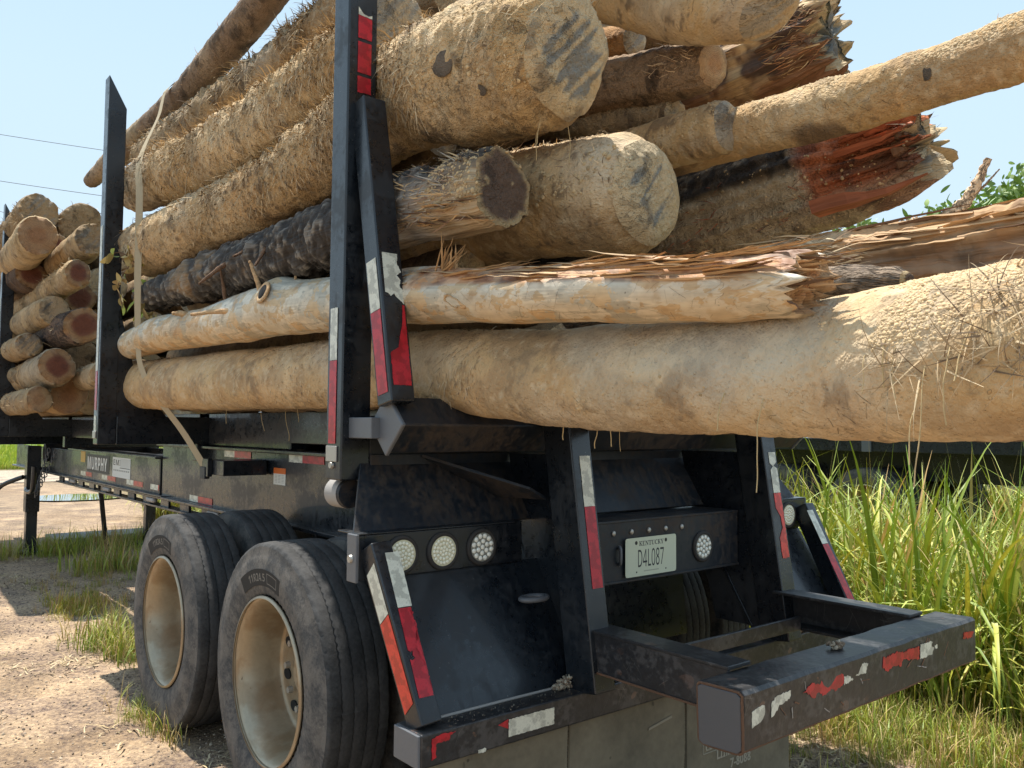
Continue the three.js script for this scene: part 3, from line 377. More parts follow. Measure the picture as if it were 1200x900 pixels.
{ // boxed side beam with lettering
  const b = tp('side_beam', mergeGeometries([boxAt(-0.555, -0.535, 1.0, 1.29, -6.92, -3.80), boxAt(-0.60, -0.36, 1.288, 1.305, -6.94, -3.78, 0.003), boxAt(-0.555, -0.36, 1.0, 1.29, -3.82, -3.79), boxAt(-0.60, -0.36, 0.985, 1.003, -6.94, -3.6, 0.003)]), MAT.paint);
  const fx = -0.5555;
  const txt = canvasTex(512, 128, (c, w, h) => { c.fillStyle = '#17181a'; c.fillRect(0, 0, w, h); c.fillStyle = '#d2d4d2'; c.font = 'bold 128px sans-serif'; c.save(); c.scale(0.86, 1); c.fillText('MURPHY', 4, 110, 580); c.restore(); });
  const pl = (z0, z1, y0, y1, m, n) => { const g = new THREE.PlaneGeometry(z1 - z0, y1 - y0); g.rotateY(-Math.PI / 2); g.translate(fx - 0.0015, (y0 + y1) / 2, (z0 + z1) / 2); return part(b, n, g, m); };
  pl(-6.24, -5.36, 1.085, 1.262, M({ map: txt, roughness: 0.5 }), 'painted_lettering');
  const sg = canvasTex(256, 256, (c, w, h) => { c.fillStyle = '#c9cbc8'; c.fillRect(0, 0, w, h); c.fillStyle = '#2a2c2e'; c.font = 'bold 100px sans-serif'; c.fillText('EMI', 6, 104, 120); c.fillRect(108, 128, 140, 10); c.fillStyle = '#7d8082'; for (let k = 0; k < 9; k++) c.fillRect(14 + k * 26, 158, 19, 20); c.fillStyle = '#b4b6b4'; c.fillRect(112, 14, 134, 108); });
  pl(-5.24, -4.64, 1.078, 1.262, M({ map: sg, roughness: 0.45 }), 'makers_plate');
  pl(-6.52, -6.32, 1.17, 1.285, M({ color: C(0.52, 0.33, 0.05), roughness: 0.5 }), 'warning_label');
  for (const [z0, z1, z2] of [[-6.5, -6.28, -6.02], [-5.62, -5.42, -5.12], [-4.75, -4.53, -4.25], [-4.03, -3.83, -3.80]]) film(b, [fx, 1.032, 0], [0, 0, 1], [0, 1, 0], [['w', rect(z0, 0, z1, 0.044)], ['r', rect(z1 + 0.003, 0, z2, 0.044)]]);
}
{ // lower slider rail with open windows
  const gs = [boxAt(-0.60, -0.50, 0.905, 0.922, -7.5, -1.5, 0.003), boxAt(0.50, 0.60, 0.905, 0.922, -7.5, -1.5, 0.003)]; for (let z = -7.45, k = 0; z < -1.6; z += 0.47, k++) gs.push(boxAt(-0.575, -0.555, 0.92, 0.98, z, z + 0.20, 0.003)); tp('slider_rail', mergeGeometries(gs), MAT.paint);
  for (const z of [-6.72, -5.32, -3.92, -2.5]) { const g = new THREE.CapsuleGeometry(0.022, 0.16, 4, 10); g.rotateX(Math.PI / 2); g.translate(-0.578, 0.952, z); tp('locking_pin', g, MAT.paleEdge); }
}
const stakeZ = [0.59, -2.785, -7.05, -10.3];
for (let k = 0; k < 4; k++) for (const s of [-1, 1]) {
  const z = stakeZ[k], top = k === 0 ? 4.0 : 3.92, x = s * 1.22, w = 0.058, d = 0.056;
  // square tube stake, top cut on a slant
  const gs = [boxAt(x - w, x + w, k ? 1.43 : 1.372, top - 0.22, z - d, z + d, 0.007)];
    const cg = new THREE.ExtrudeGeometry(new THREE.Shape([new THREE.Vector2(-w + 0.001, -0.02), new THREE.Vector2(w - 0.001, -0.02), new THREE.Vector2(w - 0.001, s < 0 ? 0.012 : 0.22), new THREE.Vector2(-w + 0.001, s < 0 ? 0.22 : 0.012)]), { depth: 2 * d - 0.002, bevelEnabled: false }); cg.translate(x, top - 0.22, z - d + 0.001); gs.push(boxUV(cg));
  // gusset that widens the foot towards the bolster
  const gx = s * (1.22 - w), gz = z + d - 0.004;
  if (k > 0) gs.push(slab(s < 0 ? [[gx - 0.004, 1.62, gz], [gx + 0.32, 1.62, gz], [gx + 0.12, 1.86, gz], [gx - 0.004, 2.35, gz]] : [[gx + 0.004, 1.62, gz], [gx + 0.004, 2.35, gz], [gx - 0.12, 1.86, gz], [gx - 0.32, 1.62, gz]], 0.012));
  const st = tp('stake', mergeGeometries(gs), MAT.paint);
  if (s < 0 && k < 3) {
    const fx = -1.2785, hz = 0.026, zc = z - 0.008;
    film(st, [fx, 0, zc], [0, 0, 1], [0, 1, 0], k === 0 ? [['w', jag(rect(-hz, 1.795, hz, 1.98), 0.0012, 3)], ['r', rect(-hz, 1.50, hz, 1.793)]] : [['w', rect(-hz, 1.92, hz, 2.9)], ['r', jag(rect(-hz, 1.66, hz, 1.918), 0.004, 21 + k)], ['w', jag(rect(-hz, 1.52, hz, 1.62), 0.008, 25 + k)]]);
    if (k === 0) {
      film(st, [-1.213, 0, 0.6465], [1, 0, 0], [0, 1, 0], [['r', jag(rect(-0.028, 2.756, 0.026, 2.815), 0.0015, 5)], ['r', rect(-0.028, 2.828, 0.026, 2.942)], ['r', jag(rect(-0.028, 2.955, 0.027, 3.038), 0.001, 6)], ['w', [[-0.028, 3.04], [0.027, 3.034], [0.027, 3.05], [0.012, 3.043], [-0.008, 3.047], [-0.028, 3.068]]], ['r', rect(-0.028, 3.30, 0.026, 3.6)]]);
      part(st, 'marker_bracket', mergeGeometries([boxAt(-1.284, -1.2782, 1.437, 1.492, 0.545, 0.622, 0.002), cyl([-1.2785, 1.424, 0.586], [-1.288, 1.424, 0.586], 0.013, 0.011, 14)]), MAT.bolt);
    } else part(st, 'marker_bracket', boxAt(-1.287, -1.2782, 1.47, 1.52, z - 0.04, z + 0.03, 0.004), MAT.bolt);
  }
  if (s < 0 && k === 0) { const ro = tp('strap_roller', mergeGeometries([cyl([-1.205, 1.322, z - 0.10], [-1.205, 1.322, z - 0.012], 0.054, 0.054, 32)]), MAT.paleEdge); part(ro, 'roller_end', mergeGeometries([cyl([-1.205, 1.322, z - 0.012], [-1.205, 1.322, z + 0.004], 0.0535, 0.050, 32), cyl([-1.205, 1.322, z + 0.004], [-1.205, 1.322, z + 0.010], 0.012, 0.012, 12)]), MAT.rust); }
}
// bolsters between the stakes
for (let k = 0; k < 4; k++) { const z = stakeZ[k]; tp('bolster', mergeGeometries([boxAt(-1.162, 1.162, 1.43, k ? 1.62 : 1.60, z - 0.09, z + (k ? 0.06 : 0.05)), boxAt(-0.62, 0.62, 1.31, 1.435, z - 0.06, z + 0.04)]), k ? MAT.paint : MAT.rust); }
for (const s of [-1, 1]) tp('upper_rail', mergeGeometries([boxAt(s * 0.5 - 0.06, s * 0.5 + 0.06, 1.422, 1.648, -10.23, -7.15), boxAt(s * 0.5 - 0.06, s * 0.5 + 0.06, 1.422, 1.648, -6.98, -2.88), boxAt(s * 0.5 - 0.05, s * 0.5 + 0.05, 1.422, 1.648, -2.72, -1.35), boxAt(s * 0.5 - 0.05, s * 0.5 + 0.05, 1.46, 1.648, -1.35, 0.49)]), MAT.paint);
for (const z of [-9.4, -8.4, -6.2, -5.2, -4.2, -3.3, -2.0, -1.0, -0.2]) tp('cross_member', boxAt(-0.52, 0.52, 1.05, 1.25, z - 0.05, z + 0.05), MAT.paint);
// diagonal brace behind the rear left stake, and the diamond-set rear tube
for (const s of [-1, 1]) {
  const b = tp('brace', barAt([s * 1.195, 1.635, 0.873], [s * 1.200, 2.72, 0.655], 0.092, 0.092), MAT.paint);
  if (s < 0) {
    const A = new THREE.Vector3(-1.195, 1.635, 0.873), Dv = new THREE.Vector3(-0.005, 1.085, -0.218).normalize(), back = new THREE.Vector3(1, 0, 0).cross(Dv).normalize();
    const o2 = A.clone().addScaledVector(back, 0.046), o1 = A.clone().add(new THREE.Vector3(-0.046, 0, 0));
    film(b, o2.toArray(), [1, 0, 0], Dv.toArray(), [['r', jag([[-0.034, 0.055], [0.036, 0.055], [0.036, 0.335], [0.028, 0.335], [0.022, 0.27], [0.008, 0.225], [-0.002, 0.185], [-0.034, 0.165]], 0.002, 31, 0.004)], ['w', [[-0.034, 0.518], [-0.034, 0.375], ...jag([[-0.022, 0.372], [-0.012, 0.362], [0.000, 0.376], [0.010, 0.358], [0.022, 0.352], [0.036, 0.338], [0.036, 0.385], [0.024, 0.400], [0.030, 0.425], [0.016, 0.440], [0.036, 0.455], [0.022, 0.480], [0.026, 0.518]], 0.0022, 32, 0.004).slice(0, -14), [0.026, 0.518]]]]);
    const zv = new THREE.Vector3(-1, 0, 0).cross(Dv).normalize();
    film(b, o1.toArray(), zv.clone().negate().toArray(), Dv.toArray(), []);
    film(b, o1.toArray(), new THREE.Vector3().crossVectors(Dv, new THREE.Vector3(-1, 0, 0)).toArray(), Dv.toArray(), [['r', jag(rect(-0.033, 0.035, 0.030, 0.320), 0.0008, 33)], ['w', rect(-0.033, 0.322, 0.030, 0.502)]]);
  }
  tp('brace_stub', boxAt(s * 1.20 - 0.048, s * 1.20 + 0.048, 1.520, 1.592, 0.643, 0.80, 0.004), MAT.steelGrey);
}
{
  const g = new RoundedBoxGeometry(2.40, 0.137, 0.137, 2, 0.008); g.rotateX(Math.PI / 4); g.translate(0, 1.567, 0.838); tp('rear_tube', boxUV(g), MAT.rust);
  for (const s of [-1, 1]) { const c = new RoundedBoxGeometry(0.016, 0.15, 0.15, 2, 0.006); c.rotateX(Math.PI / 4); c.translate(s * 1.207, 1.567, 0.838); tp('tube_cap', boxUV(c), MAT.steelGrey); }
}
// sheet from the bolster down to the light bars, with its gusset
tp('back_plate', slab([[-1.20, 1.43, 0.648], [-1.30, 1.212, 0.79], [1.30, 1.212, 0.79], [1.20, 1.43, 0.648]], 0.008), MAT.rust);
tp('back_plate', slab([[-1.162, 1.375, 0.652], [1.162, 1.375, 0.652], [1.162, 1.46, 0.652], [-1.162, 1.46, 0.652]], 0.006), MAT.rust);
for (const s of [-1, 1]) tp('gusset', slab([[s * 0.95, 1.452, 0.66], [s * 0.66, 1.30, 0.74], [s * 0.615, 1.30, 0.97], [s * 0.62, 1.46, 0.95]], 0.008), MAT.rust);
// wings: light bar, sloping panel, sloped corner post, lower bar, lights, tape
const lensAt = (par, x, y, z, kind) => {
  const L = new THREE.Group(); L.name = 'round_light'; L.position.set(x, y, z); trailer.add(L);
  const tor = new THREE.TorusGeometry(0.058, 0.009, 10, 40); part(L, 'grommet', tor, MAT.grommet);
  const back = new THREE.CylinderGeometry(0.0515, 0.0515, 0.008, 40); back.rotateX(Math.PI / 2); back.translate(0, 0, 0.003); part(L, 'lens', back, kind ? MAT.lensBackW : MAT.lensBack);
  const cells = [], R = kind ? 0.0095 : 0.0068, rows = kind ? [[0, 1], [0.021, 6], [0.040, 12]] : [[0, 1], [0.0135, 6], [0.027, 12], [0.0405, 19]];
  for (const [rr, n] of rows) for (let q = 0; q < n; q++) { const a = q / n * 6.2832 + rr * 20; const h = new THREE.SphereGeometry(R, 8, 5, 0, 6.2832, 0, 1.57); h.rotateX(Math.PI / 2); h.scale(1, 1, 0.55); h.translate(Math.cos(a) * rr, Math.sin(a) * rr, 0.0072); cells.push(h); }
  const cm = part(L, 'lens_cell', mergeGeometries(cells), kind ? MAT.lensW : MAT.lens); return L;
};
for (const s of [-1, 1]) {
  tp('light_bar', mergeGeometries([boxAt(s < 0 ? -1.312 : 0.62, s < 0 ? -0.62 : 1.312, 1.062, 1.207, 0.79, 0.844, 0.004), boxAt(s < 0 ? -1.312 : 0.62, s < 0 ? -0.62 : 1.312, 1.207, 1.213, 0.70, 0.846, 0.0025)]), MAT.paint);
  const ec = tp('bar_end', boxAt(s * 1.316 - 0.006, s * 1.316 + 0.006, 1.055, 1.21, 0.785, 0.846, 0.003), MAT.steelGrey);
  part(ec, 'bolt', cyl([s * 1.32, 1.13, 0.812], [s * 1.329, 1.13, 0.812], 0.015, 0.012, 14), MAT.bolt);
  lensAt(trailer, s * 1.150, 1.131, 0.846, 0); lensAt(trailer, s * 0.982, 1.131, 0.846, 0); lensAt(trailer, s * 0.813, 1.131, 0.846, 1);
  tp('wing_panel', slab(s < 0 ? [[-1.26, 1.064, 0.832], [-1.26, 0.655, 1.085], [-0.53, 0.655, 1.085], [-0.53, 1.064, 0.832]] : [[0.53, 1.064, 0.832], [0.53, 0.655, 1.085], [1.26, 0.655, 1.085], [1.26, 1.064, 0.832]], 0.008), MAT.paint);
  const top = [s * 1.262, 1.172, 0.862], bot = [s * 1.232, 0.662, 1.128];
  const cp = tp('corner_post', barAt(top, bot, 0.075, 0.085), MAT.paint);
  const A = new THREE.Vector3(...bot), Dv = new THREE.Vector3(...top).sub(A).normalize(), nb = new THREE.Vector3(1, 0, 0).cross(Dv).normalize();
  const o2 = A.clone().addScaledVector(nb, 0.0425);
  film(cp, o2.toArray(), [1, 0, 0], Dv.toArray(), s < 0 ? [['w', jag(rect(-0.026, 0.355, 0.026, 0.535), 0.0006, 41)], ['r', [...jag([[0.026, 0.078], [0.026, 0.165], [0.020, 0.185], [0.010, 0.192], [0.013, 0.212], [0.003, 0.225], [0.008, 0.243], [0.021, 0.250], [0.026, 0.30], [0.019, 0.322], [0.026, 0.334], [0.012, 0.345], [0.019, 0.352]], 0.0022, 42, 0.003).slice(0, -6), [0.019, 0.352], [-0.026, 0.352], [-0.026, 0.222], [-0.018, 0.216], [-0.010, 0.219], [-0.013, 0.205], [-0.007, 0.196], [-0.018, 0.190], [-0.026, 0.194], [-0.026, 0.078]]]] : [['w', rect(-0.026, 0.355, 0.026, 0.535)], ['r', rect(-0.026, 0.06, 0.026, 0.352)]]);
  const o1 = A.clone().add(new THREE.Vector3(s * 0.0375, 0, 0)), zz = new THREE.Vector3().crossVectors(Dv, new THREE.Vector3(s, 0, 0));
  film(cp, o1.toArray(), zz.toArray(), Dv.toArray(), [['w', [[-0.03, 0.33], [0.03, 0.345], [0.03, 0.51], [-0.03, 0.49]]], ['o', [[-0.03, 0.05], [0.03, 0.07], [0.03, 0.342], [-0.03, 0.327]]]]);
  // post with a tape strip
  const pt = [s * 0.578, 1.60, 1.03], pb = [s * 0.578, 0.56, 1.187];
  const po = tp('post', mergeGeometries([barAt(pt, [s * 0.578, 0.655, 1.1727], 0.098, 0.14), slab([[s * 0.536, 1.46, 0.66], [s * 0.536, 0.70, 0.86], [s * 0.536, 0.70, 1.13], [s * 0.536, 1.46, 1.02]], 0.008)]), MAT.paint);
  const B = new THREE.Vector3(...pb), Ev = new THREE.Vector3(...pt).sub(B).normalize(), pn = new THREE.Vector3(1, 0, 0).cross(Ev).normalize(), o3 = B.clone().addScaledVector(pn, 0.07).add(new THREE.Vector3(0.011, 0, 0));
  film(po, o3.toArray(), [1, 0, 0], Ev.toArray(), s < 0 ? [['w', jag([[-0.0255, 0.724], [0.0255, 0.724], [0.0255, 0.903], [-0.0255, 0.903]], 0.0012, 51)], ['r', rect(-0.0255, 0.442, 0.0255, 0.7235)]] : [['w', [[-0.0255, 0.724], [0.0255, 0.724], [0.0255, 0.83], [0.0, 0.842], [0.0255, 0.86], [0.0255, 0.903], [-0.0255, 0.903], [-0.0255, 0.855], [-0.005, 0.84], [-0.0255, 0.825]]], ['o', jag([[-0.0255, 0.442], [0.0255, 0.442], [0.0255, 0.7235], [-0.0255, 0.7235], [-0.0255, 0.66], [0.002, 0.62], [0.004, 0.57], [-0.0255, 0.53]], 0.003, 53)]]);
}
{ // lower rear bar across the trailer
  const lb = tp('lower_bar', mergeGeometries([boxAt(-1.283, 1.283, 0.562, 0.662, 1.04, 1.182, 0.007)]), MAT.battered);
  for (const s of [-1, 1]) part(lb, 'end_cap', boxAt(s * 1.2865 - 0.005, s * 1.2865 + 0.005, 0.564, 0.660, 1.044, 1.178, 0.003), MAT.steelGrey);
  film(lb, [0, 0, 1.182], [1, 0, 0], [0, 1, 0], [['w', jag(rect(-0.955, 0.586, -0.762, 0.640), 0.0018, 61)], ['r', [[-0.998, 0.632], [-0.957, 0.642], [-0.957, 0.612]]], ['r', jag([[-1.247, 0.585], [-1.232, 0.588], [-1.230, 0.628], [-1.185, 0.628], [-1.180, 0.642], [-1.160, 0.650], [-1.20, 0.652], [-1.247, 0.645]], 0.003, 62)], ['w', jag(rect(-1.075, 0.563, -1.045, 0.574), 0.002, 63)]]);
  for (const [x0, x1] of [[-1.22, -0.64]]) part(lb, 'weld_bead', tubeAt([[x0, 0.664, 1.092], [(x0 + x1) / 2, 0.666, 1.094], [x1, 0.664, 1.092]], 0.005, 40, 6), MAT.paleEdge);
}
// licence panel between the posts
{
  const lp = tp('licence_panel', mergeGeometries([boxAt(-0.53, 0.53, 0.965, 1.195, 0.972, 0.985, 0.003), boxAt(-0.53, 0.53, 1.192, 1.202, 0.74, 0.988, 0.003), boxAt(-0.53, 0.53, 0.958, 0.968, 0.95, 0.992, 0.003)]), MAT.rust);
  for (let k = 0; k < 5; k++) part(lp, 'bolt', (() => { const g = new THREE.SphereGeometry(0.011, 12, 8); g.scale(1, 1, 0.6); g.translate(-0.275 + k * 0.103, 1.153, 0.987); return g; })(), MAT.bolt);
  const tex = canvasTex(512, 256, (c, w, h) => {
    c.fillStyle = '#c6ccb6'; c.fillRect(0, 0, w, h); c.fillStyle = '#20242c'; c.textAlign = 'center'; c.font = 'bold 44px serif'; c.fillText('KENTUCKY', 256, 56, 262);
    c.save(); c.translate(250, 196); c.scale(0.62, 1.22); c.font = '130px sans-serif'; c.fillText('D4L087', 0, 0, 500); c.restore();
    c.fillStyle = '#8d9284'; for (let k = 0; k < 18; k++) c.fillRect(180 + k * 8.4, 222, 6, 7);
    for (const [x, y, r] of [[104, 34, 13], [404, 34, 13], [108, 228, 6], [404, 228, 6]]) { c.fillStyle = '#1c1d1c'; c.beginPath(); c.arc(x, y, r, 0, 6.3); c.fill(); }
  });
  const sh = new THREE.Shape(), w = 0.1525, h = 0.076, r = 0.012; sh.moveTo(-w + r, -h); sh.lineTo(w - r, -h); sh.quadraticCurveTo(w, -h, w, -h + r); sh.lineTo(w, h - r); sh.quadraticCurveTo(w, h, w - r, h); sh.lineTo(-w + r, h); sh.quadraticCurveTo(-w, h, -w, h - r); sh.lineTo(-w, -h + r); sh.quadraticCurveTo(-w, -h, -w + r, -h);
  const g = new THREE.ExtrudeGeometry(sh, { depth: 0.002, bevelEnabled: false }), p = g.attributes.position, uv = g.attributes.uv; for (let i = 0; i < p.count; i++) uv.setXY(i, (p.getX(i) + w) / (2 * w), (p.getY(i) + h) / (2 * h));
  g.rotateZ(0.0); g.translate(-0.066, 1.053, 0.9955); part(lp, 'licence_plate', g, M({ map: tex, roughness: 0.45 }));
  part(lp, 'bracket', tubeAt([[-0.243, 1.10, 0.987], [-0.25, 1.09, 1.0], [-0.25, 1.04, 1.0], [-0.243, 1.03, 0.987]], 0.007, 16, 6), MAT.steelGrey);
  lensAt(trailer, 0.274, 1.060, 0.988, 1);
}
// rear step bumper on two arms
{
  const ends = [];
  const sh = new THREE.Shape([[0.140, -0.150], [0.148, -0.143], [0.150, 0.0], [0.142, 0.008], [0.008, 0.006], [0.0, 0.0], [0.002, -0.150], [0.016, -0.152]].map((p) => new THREE.Vector2(...p)));
  const bm = new THREE.ExtrudeGeometry(sh, { depth: 1.462, bevelEnabled: true, bevelSize: 0.003, bevelThickness: 0.003, bevelSegments: 2, steps: 60 }); bm.rotateY(Math.PI / 2); bm.scale(1, 1, -1); 
  { const p = bm.attributes.position; for (let i = 0; i < p.count; i++) { const x = p.getX(i); p.setXYZ(i, x - 0.731, p.getY(i) + 0.848 + 0.003 * fbm(x * 9, p.getY(i) * 9, 1, 2), p.getZ(i) + 1.752 + 0.004 * fbm(x * 7, 4, p.getY(i) * 12, 3)); } const ix = bm.index; if (ix) { const a = ix.array; for (let i = 0; i < a.length; i += 3) { const t = a[i]; a[i] = a[i + 1]; a[i + 1] = t; } } else { for (const nm of ['position', 'uv', 'normal']) { const at = bm.attributes[nm], k = at.itemSize, a = at.array; for (let i = 0; i < at.count; i += 3) for (let e = 0; e < k; e++) { const t = a[i * k + e]; a[i * k + e] = a[(i + 1) * k + e]; a[(i + 1) * k + e] = t; } } } bm.deleteAttribute('normal'); }
  const bg = boxUV(bm); bg.computeVertexNormals(); const bu = tp('step_bumper', bg, MAT.battered);
  part(bu, 'end_cap', slab([[-0.737, 0.697, 1.762], [-0.737, 0.690, 1.776], [-0.737, 0.696, 1.886], [-0.737, 0.706, 1.897], [-0.737, 0.842, 1.895], [-0.737, 0.850, 1.884], [-0.737, 0.848, 1.768], [-0.737, 0.842, 1.758]].reverse(), 0.004, 0.002), MAT.capGrey);
  part(bu, 'weld_bead', (() => { const q = [[0.700, 1.757], [0.688, 1.772], [0.693, 1.888], [0.703, 1.902], [0.846, 1.900], [0.855, 1.886], [0.853, 1.764], [0.843, 1.753]].map(([y, z]) => new THREE.Vector3(-0.737, y, z)); const g = new THREE.TubeGeometry(new THREE.CatmullRomCurve3(q, true, 'catmullrom', 0.1), 90, 0.0042, 6, true), p = g.attributes.position; for (let i = 0; i < p.count; i++) p.setXYZ(i, p.getX(i) + 0.003 * fbm(p.getY(i) * 90, p.getZ(i) * 90, 1, 2), p.getY(i) + 0.002 * fbm(p.getZ(i) * 80, 2, p.getY(i) * 80, 2), p.getZ(i)); return g; })(), MAT.rustEdge);
  part(bu, 'rusty_edge', (() => { const q = []; for (let x = -0.73; x <= 0.731; x += 0.03) q.push([x, 0.700 + 0.002 * fbm(x * 20, 1, 1, 2), 1.896 + 0.003 * fbm(x * 15, 5, 1, 2)]); return tubeAt(q, 0.0055, 120, 6); })(), MAT.rustEdge);
  const zf = 1.9035, F = (segs) => film(bu, [0, 0, zf], [1, 0, 0], [0, 1, 0], segs);
  F([['w', jag([[-0.700, 0.757], [-0.655, 0.768], [-0.640, 0.782], [-0.640, 0.806], [-0.655, 0.810], [-0.700, 0.800]], 0.002, 71)], ['w', jag([[-0.610, 0.768], [-0.590, 0.774], [-0.570, 0.792], [-0.520, 0.80], [-0.512, 0.822], [-0.58, 0.822], [-0.606, 0.806]], 0.004, 72)], ['r', jag([[-0.45, 0.805], [-0.41, 0.79], [-0.395, 0.775], [-0.37, 0.79], [-0.34, 0.775], [-0.30, 0.785], [-0.27, 0.775], [-0.225, 0.79], [-0.225, 0.823], [-0.30, 0.815], [-0.33, 0.826], [-0.36, 0.812], [-0.40, 0.824]], 0.006, 73)], ['w', jag([[-0.222, 0.785], [-0.17, 0.79], [-0.19, 0.806], [-0.222, 0.81]], 0.004, 74)], ['w', jag([[-0.16, 0.80], [-0.09, 0.797], [-0.075, 0.825], [-0.10, 0.832], [-0.15, 0.828]], 0.004, 75)], ['r', jag([[0.015, 0.795], [0.05, 0.778], [0.09, 0.788], [0.14, 0.78], [0.155, 0.80], [0.20, 0.79], [0.27, 0.782], [0.275, 0.822], [0.20, 0.826], [0.17, 0.818], [0.12, 0.830], [0.02, 0.826]], 0.005, 76)], ['w', jag([[0.280, 0.780], [0.365, 0.780], [0.385, 0.800], [0.365, 0.812], [0.375, 0.826], [0.282, 0.828]], 0.0035, 77)], ['w', jag(rect(0.392, 0.796, 0.410, 0.808), 0.003, 78)], ['r', jag([[0.62, 0.795], [0.70, 0.79], [0.715, 0.812], [0.63, 0.816]], 0.006, 79)]]);
  { const r = rng(83); for (let k = 0; k < 16; k++) { const x = -0.70 + 1.2 * r(), y = 0.72 + 0.09 * r(), a = r() * 3.14, L = 0.02 + 0.06 * r(), w = 0.002 + 0.003 * r(), dx = Math.cos(a) * L, dy = Math.sin(a) * Math.min(L, 0.05), nx = -Math.sin(a) * w, ny = Math.cos(a) * w; part(bu, 'scrape_mark', sticker([0, 0, zf], [1, 0, 0], [0, 1, 0], jag([[x, y], [x + dx, y + dy], [x + dx + nx, y + dy + ny], [x + nx, y + ny]], 0.0015, 8300 + k, 0.006), 0.0006, 0.0006), k % 3 ? MAT.rustEdge : MAT.paleEdge); } }
  for (const s of [-1, 1]) { const a = tp('bumper_arm', mergeGeometries([boxAt(s * 0.60 - 0.006, s * 0.60 + 0.006, 0.735, 0.872, 1.18, 1.76, 0.003), boxAt(s * 0.555 - 0.055, s * 0.555 + 0.055, 0.862, 0.874, 1.18, 1.764, 0.003), boxAt(s * 0.555 - 0.05, s * 0.555 + 0.05, 0.730, 0.742, 1.18, 1.762, 0.003)]), MAT.battered); if (s < 0) part(a, 'weld_bead', tubeAt([[-0.608, 0.734, 1.2], [-0.609, 0.734, 1.5], [-0.608, 0.734, 1.755]], 0.004, 40, 6), MAT.rustEdge); }
  tp('arm_tie', boxAt(-0.5, 0.5, 0.735, 0.79, 1.30, 1.315, 0.003), MAT.battered);
}
// ring lug on the wing panel
{ const g = new THREE.TorusGeometry(0.035, 0.010, 10, 28); g.scale(1.5, 0.9, 1); g.rotateX(-Math.PI / 2); g.translate(-0.672, 0.952, 0.975); tp('tie_ring', g, MAT.steelGrey); }
// mud flaps
for (const [x0, x1, z, sd] of [[-1.262, -0.672, 1.150, 1], [-0.655, -0.05, 1.146, 2], [-0.035, 0.66, 1.146, 3]]) {
  const g = new THREE.BoxGeometry(x1 - x0, 0.50, 0.009, 30, 20, 1); g.translate((x0 + x1) / 2, 0.312, z); const p = g.attributes.position; for (let i = 0; i < p.count; i++) { const k = (0.562 - p.getY(i)) / 0.5; p.setZ(i, p.getZ(i) + k * (sd === 3 ? 0 : 0.03) * fbm(p.getX(i) * 3 + sd * 5, p.getY(i) * 2, sd, 2)); } g.computeVertexNormals();
  const f = tp('mud_flap', boxUV(g, sd * 0.37, sd * 0.2), MAT.flap);
  if (sd === 2) { const q = sticker([0, 0, z + 0.006], [1, 0, 0], [0, 1, 0], [[-0.26, 0.455], [-0.13, 0.475], [-0.127, 0.466], [-0.26, 0.446]], 0, 0.002); part(f, 'embossed_mark', q, MAT.flapMark ??= M({ color: C(0.27, 0.24, 0.18), roughness: 0.9 })); }
  if (sd === 3) {
    const font = await new FontLoader().loadAsync('fonts/droid/droid_sans_bold.typeface.json'), mt = M({ color: C(0.34, 0.31, 0.24), roughness: 0.9 });
    for (const [str, x, y, h] of [['CELL', 0.075, 0.292, 0.026], ['LIIM 80-', 0.145, 0.243, 0.036], ['7-8088', 0.235, 0.190, 0.036]]) { const tg = new TextGeometry(str, { font, size: h, depth: 0.002, curveSegments: 4, bevelEnabled: false }); tg.scale(str === 'CELL' ? 1 : 0.92, 1, 1); tg.translate(x, y, z + 0.0046); part(f, 'embossed_lettering', tg, mt); }
    const fr = [[0.062, 0.283], [0.165, 0.283], [0.165, 0.328], [0.062, 0.328]].map(([x, y]) => new THREE.Vector3(x, y, z + 0.006)); part(f, 'embossed_mark', new THREE.TubeGeometry(new THREE.CatmullRomCurve3(fr, true, 'catmullrom', 0.05), 60, 0.0018, 5, true), mt);
  }
}
tp('rear_cross_plate', slab([[-0.53, 0.975, 0.60], [-0.53, 0.58, 0.64], [0.60, 0.58, 0.64], [0.60, 0.975, 0.60]], 0.008), MAT.paint);
// axles, hangers
for (const z of [0, -1.328]) { tp('axle', cyl([-1.0, 0.53, z], [1.0, 0.53, z], 0.065, 0.065, 20), MAT.paint); for (const s of [-1, 1]) tp('spring_hanger', mergeGeometries([boxAt(s * 0.5 - 0.05, s * 0.5 + 0.05, 0.60, 0.97, z - 0.32, z + 0.32, 0.01)]), MAT.paint); }
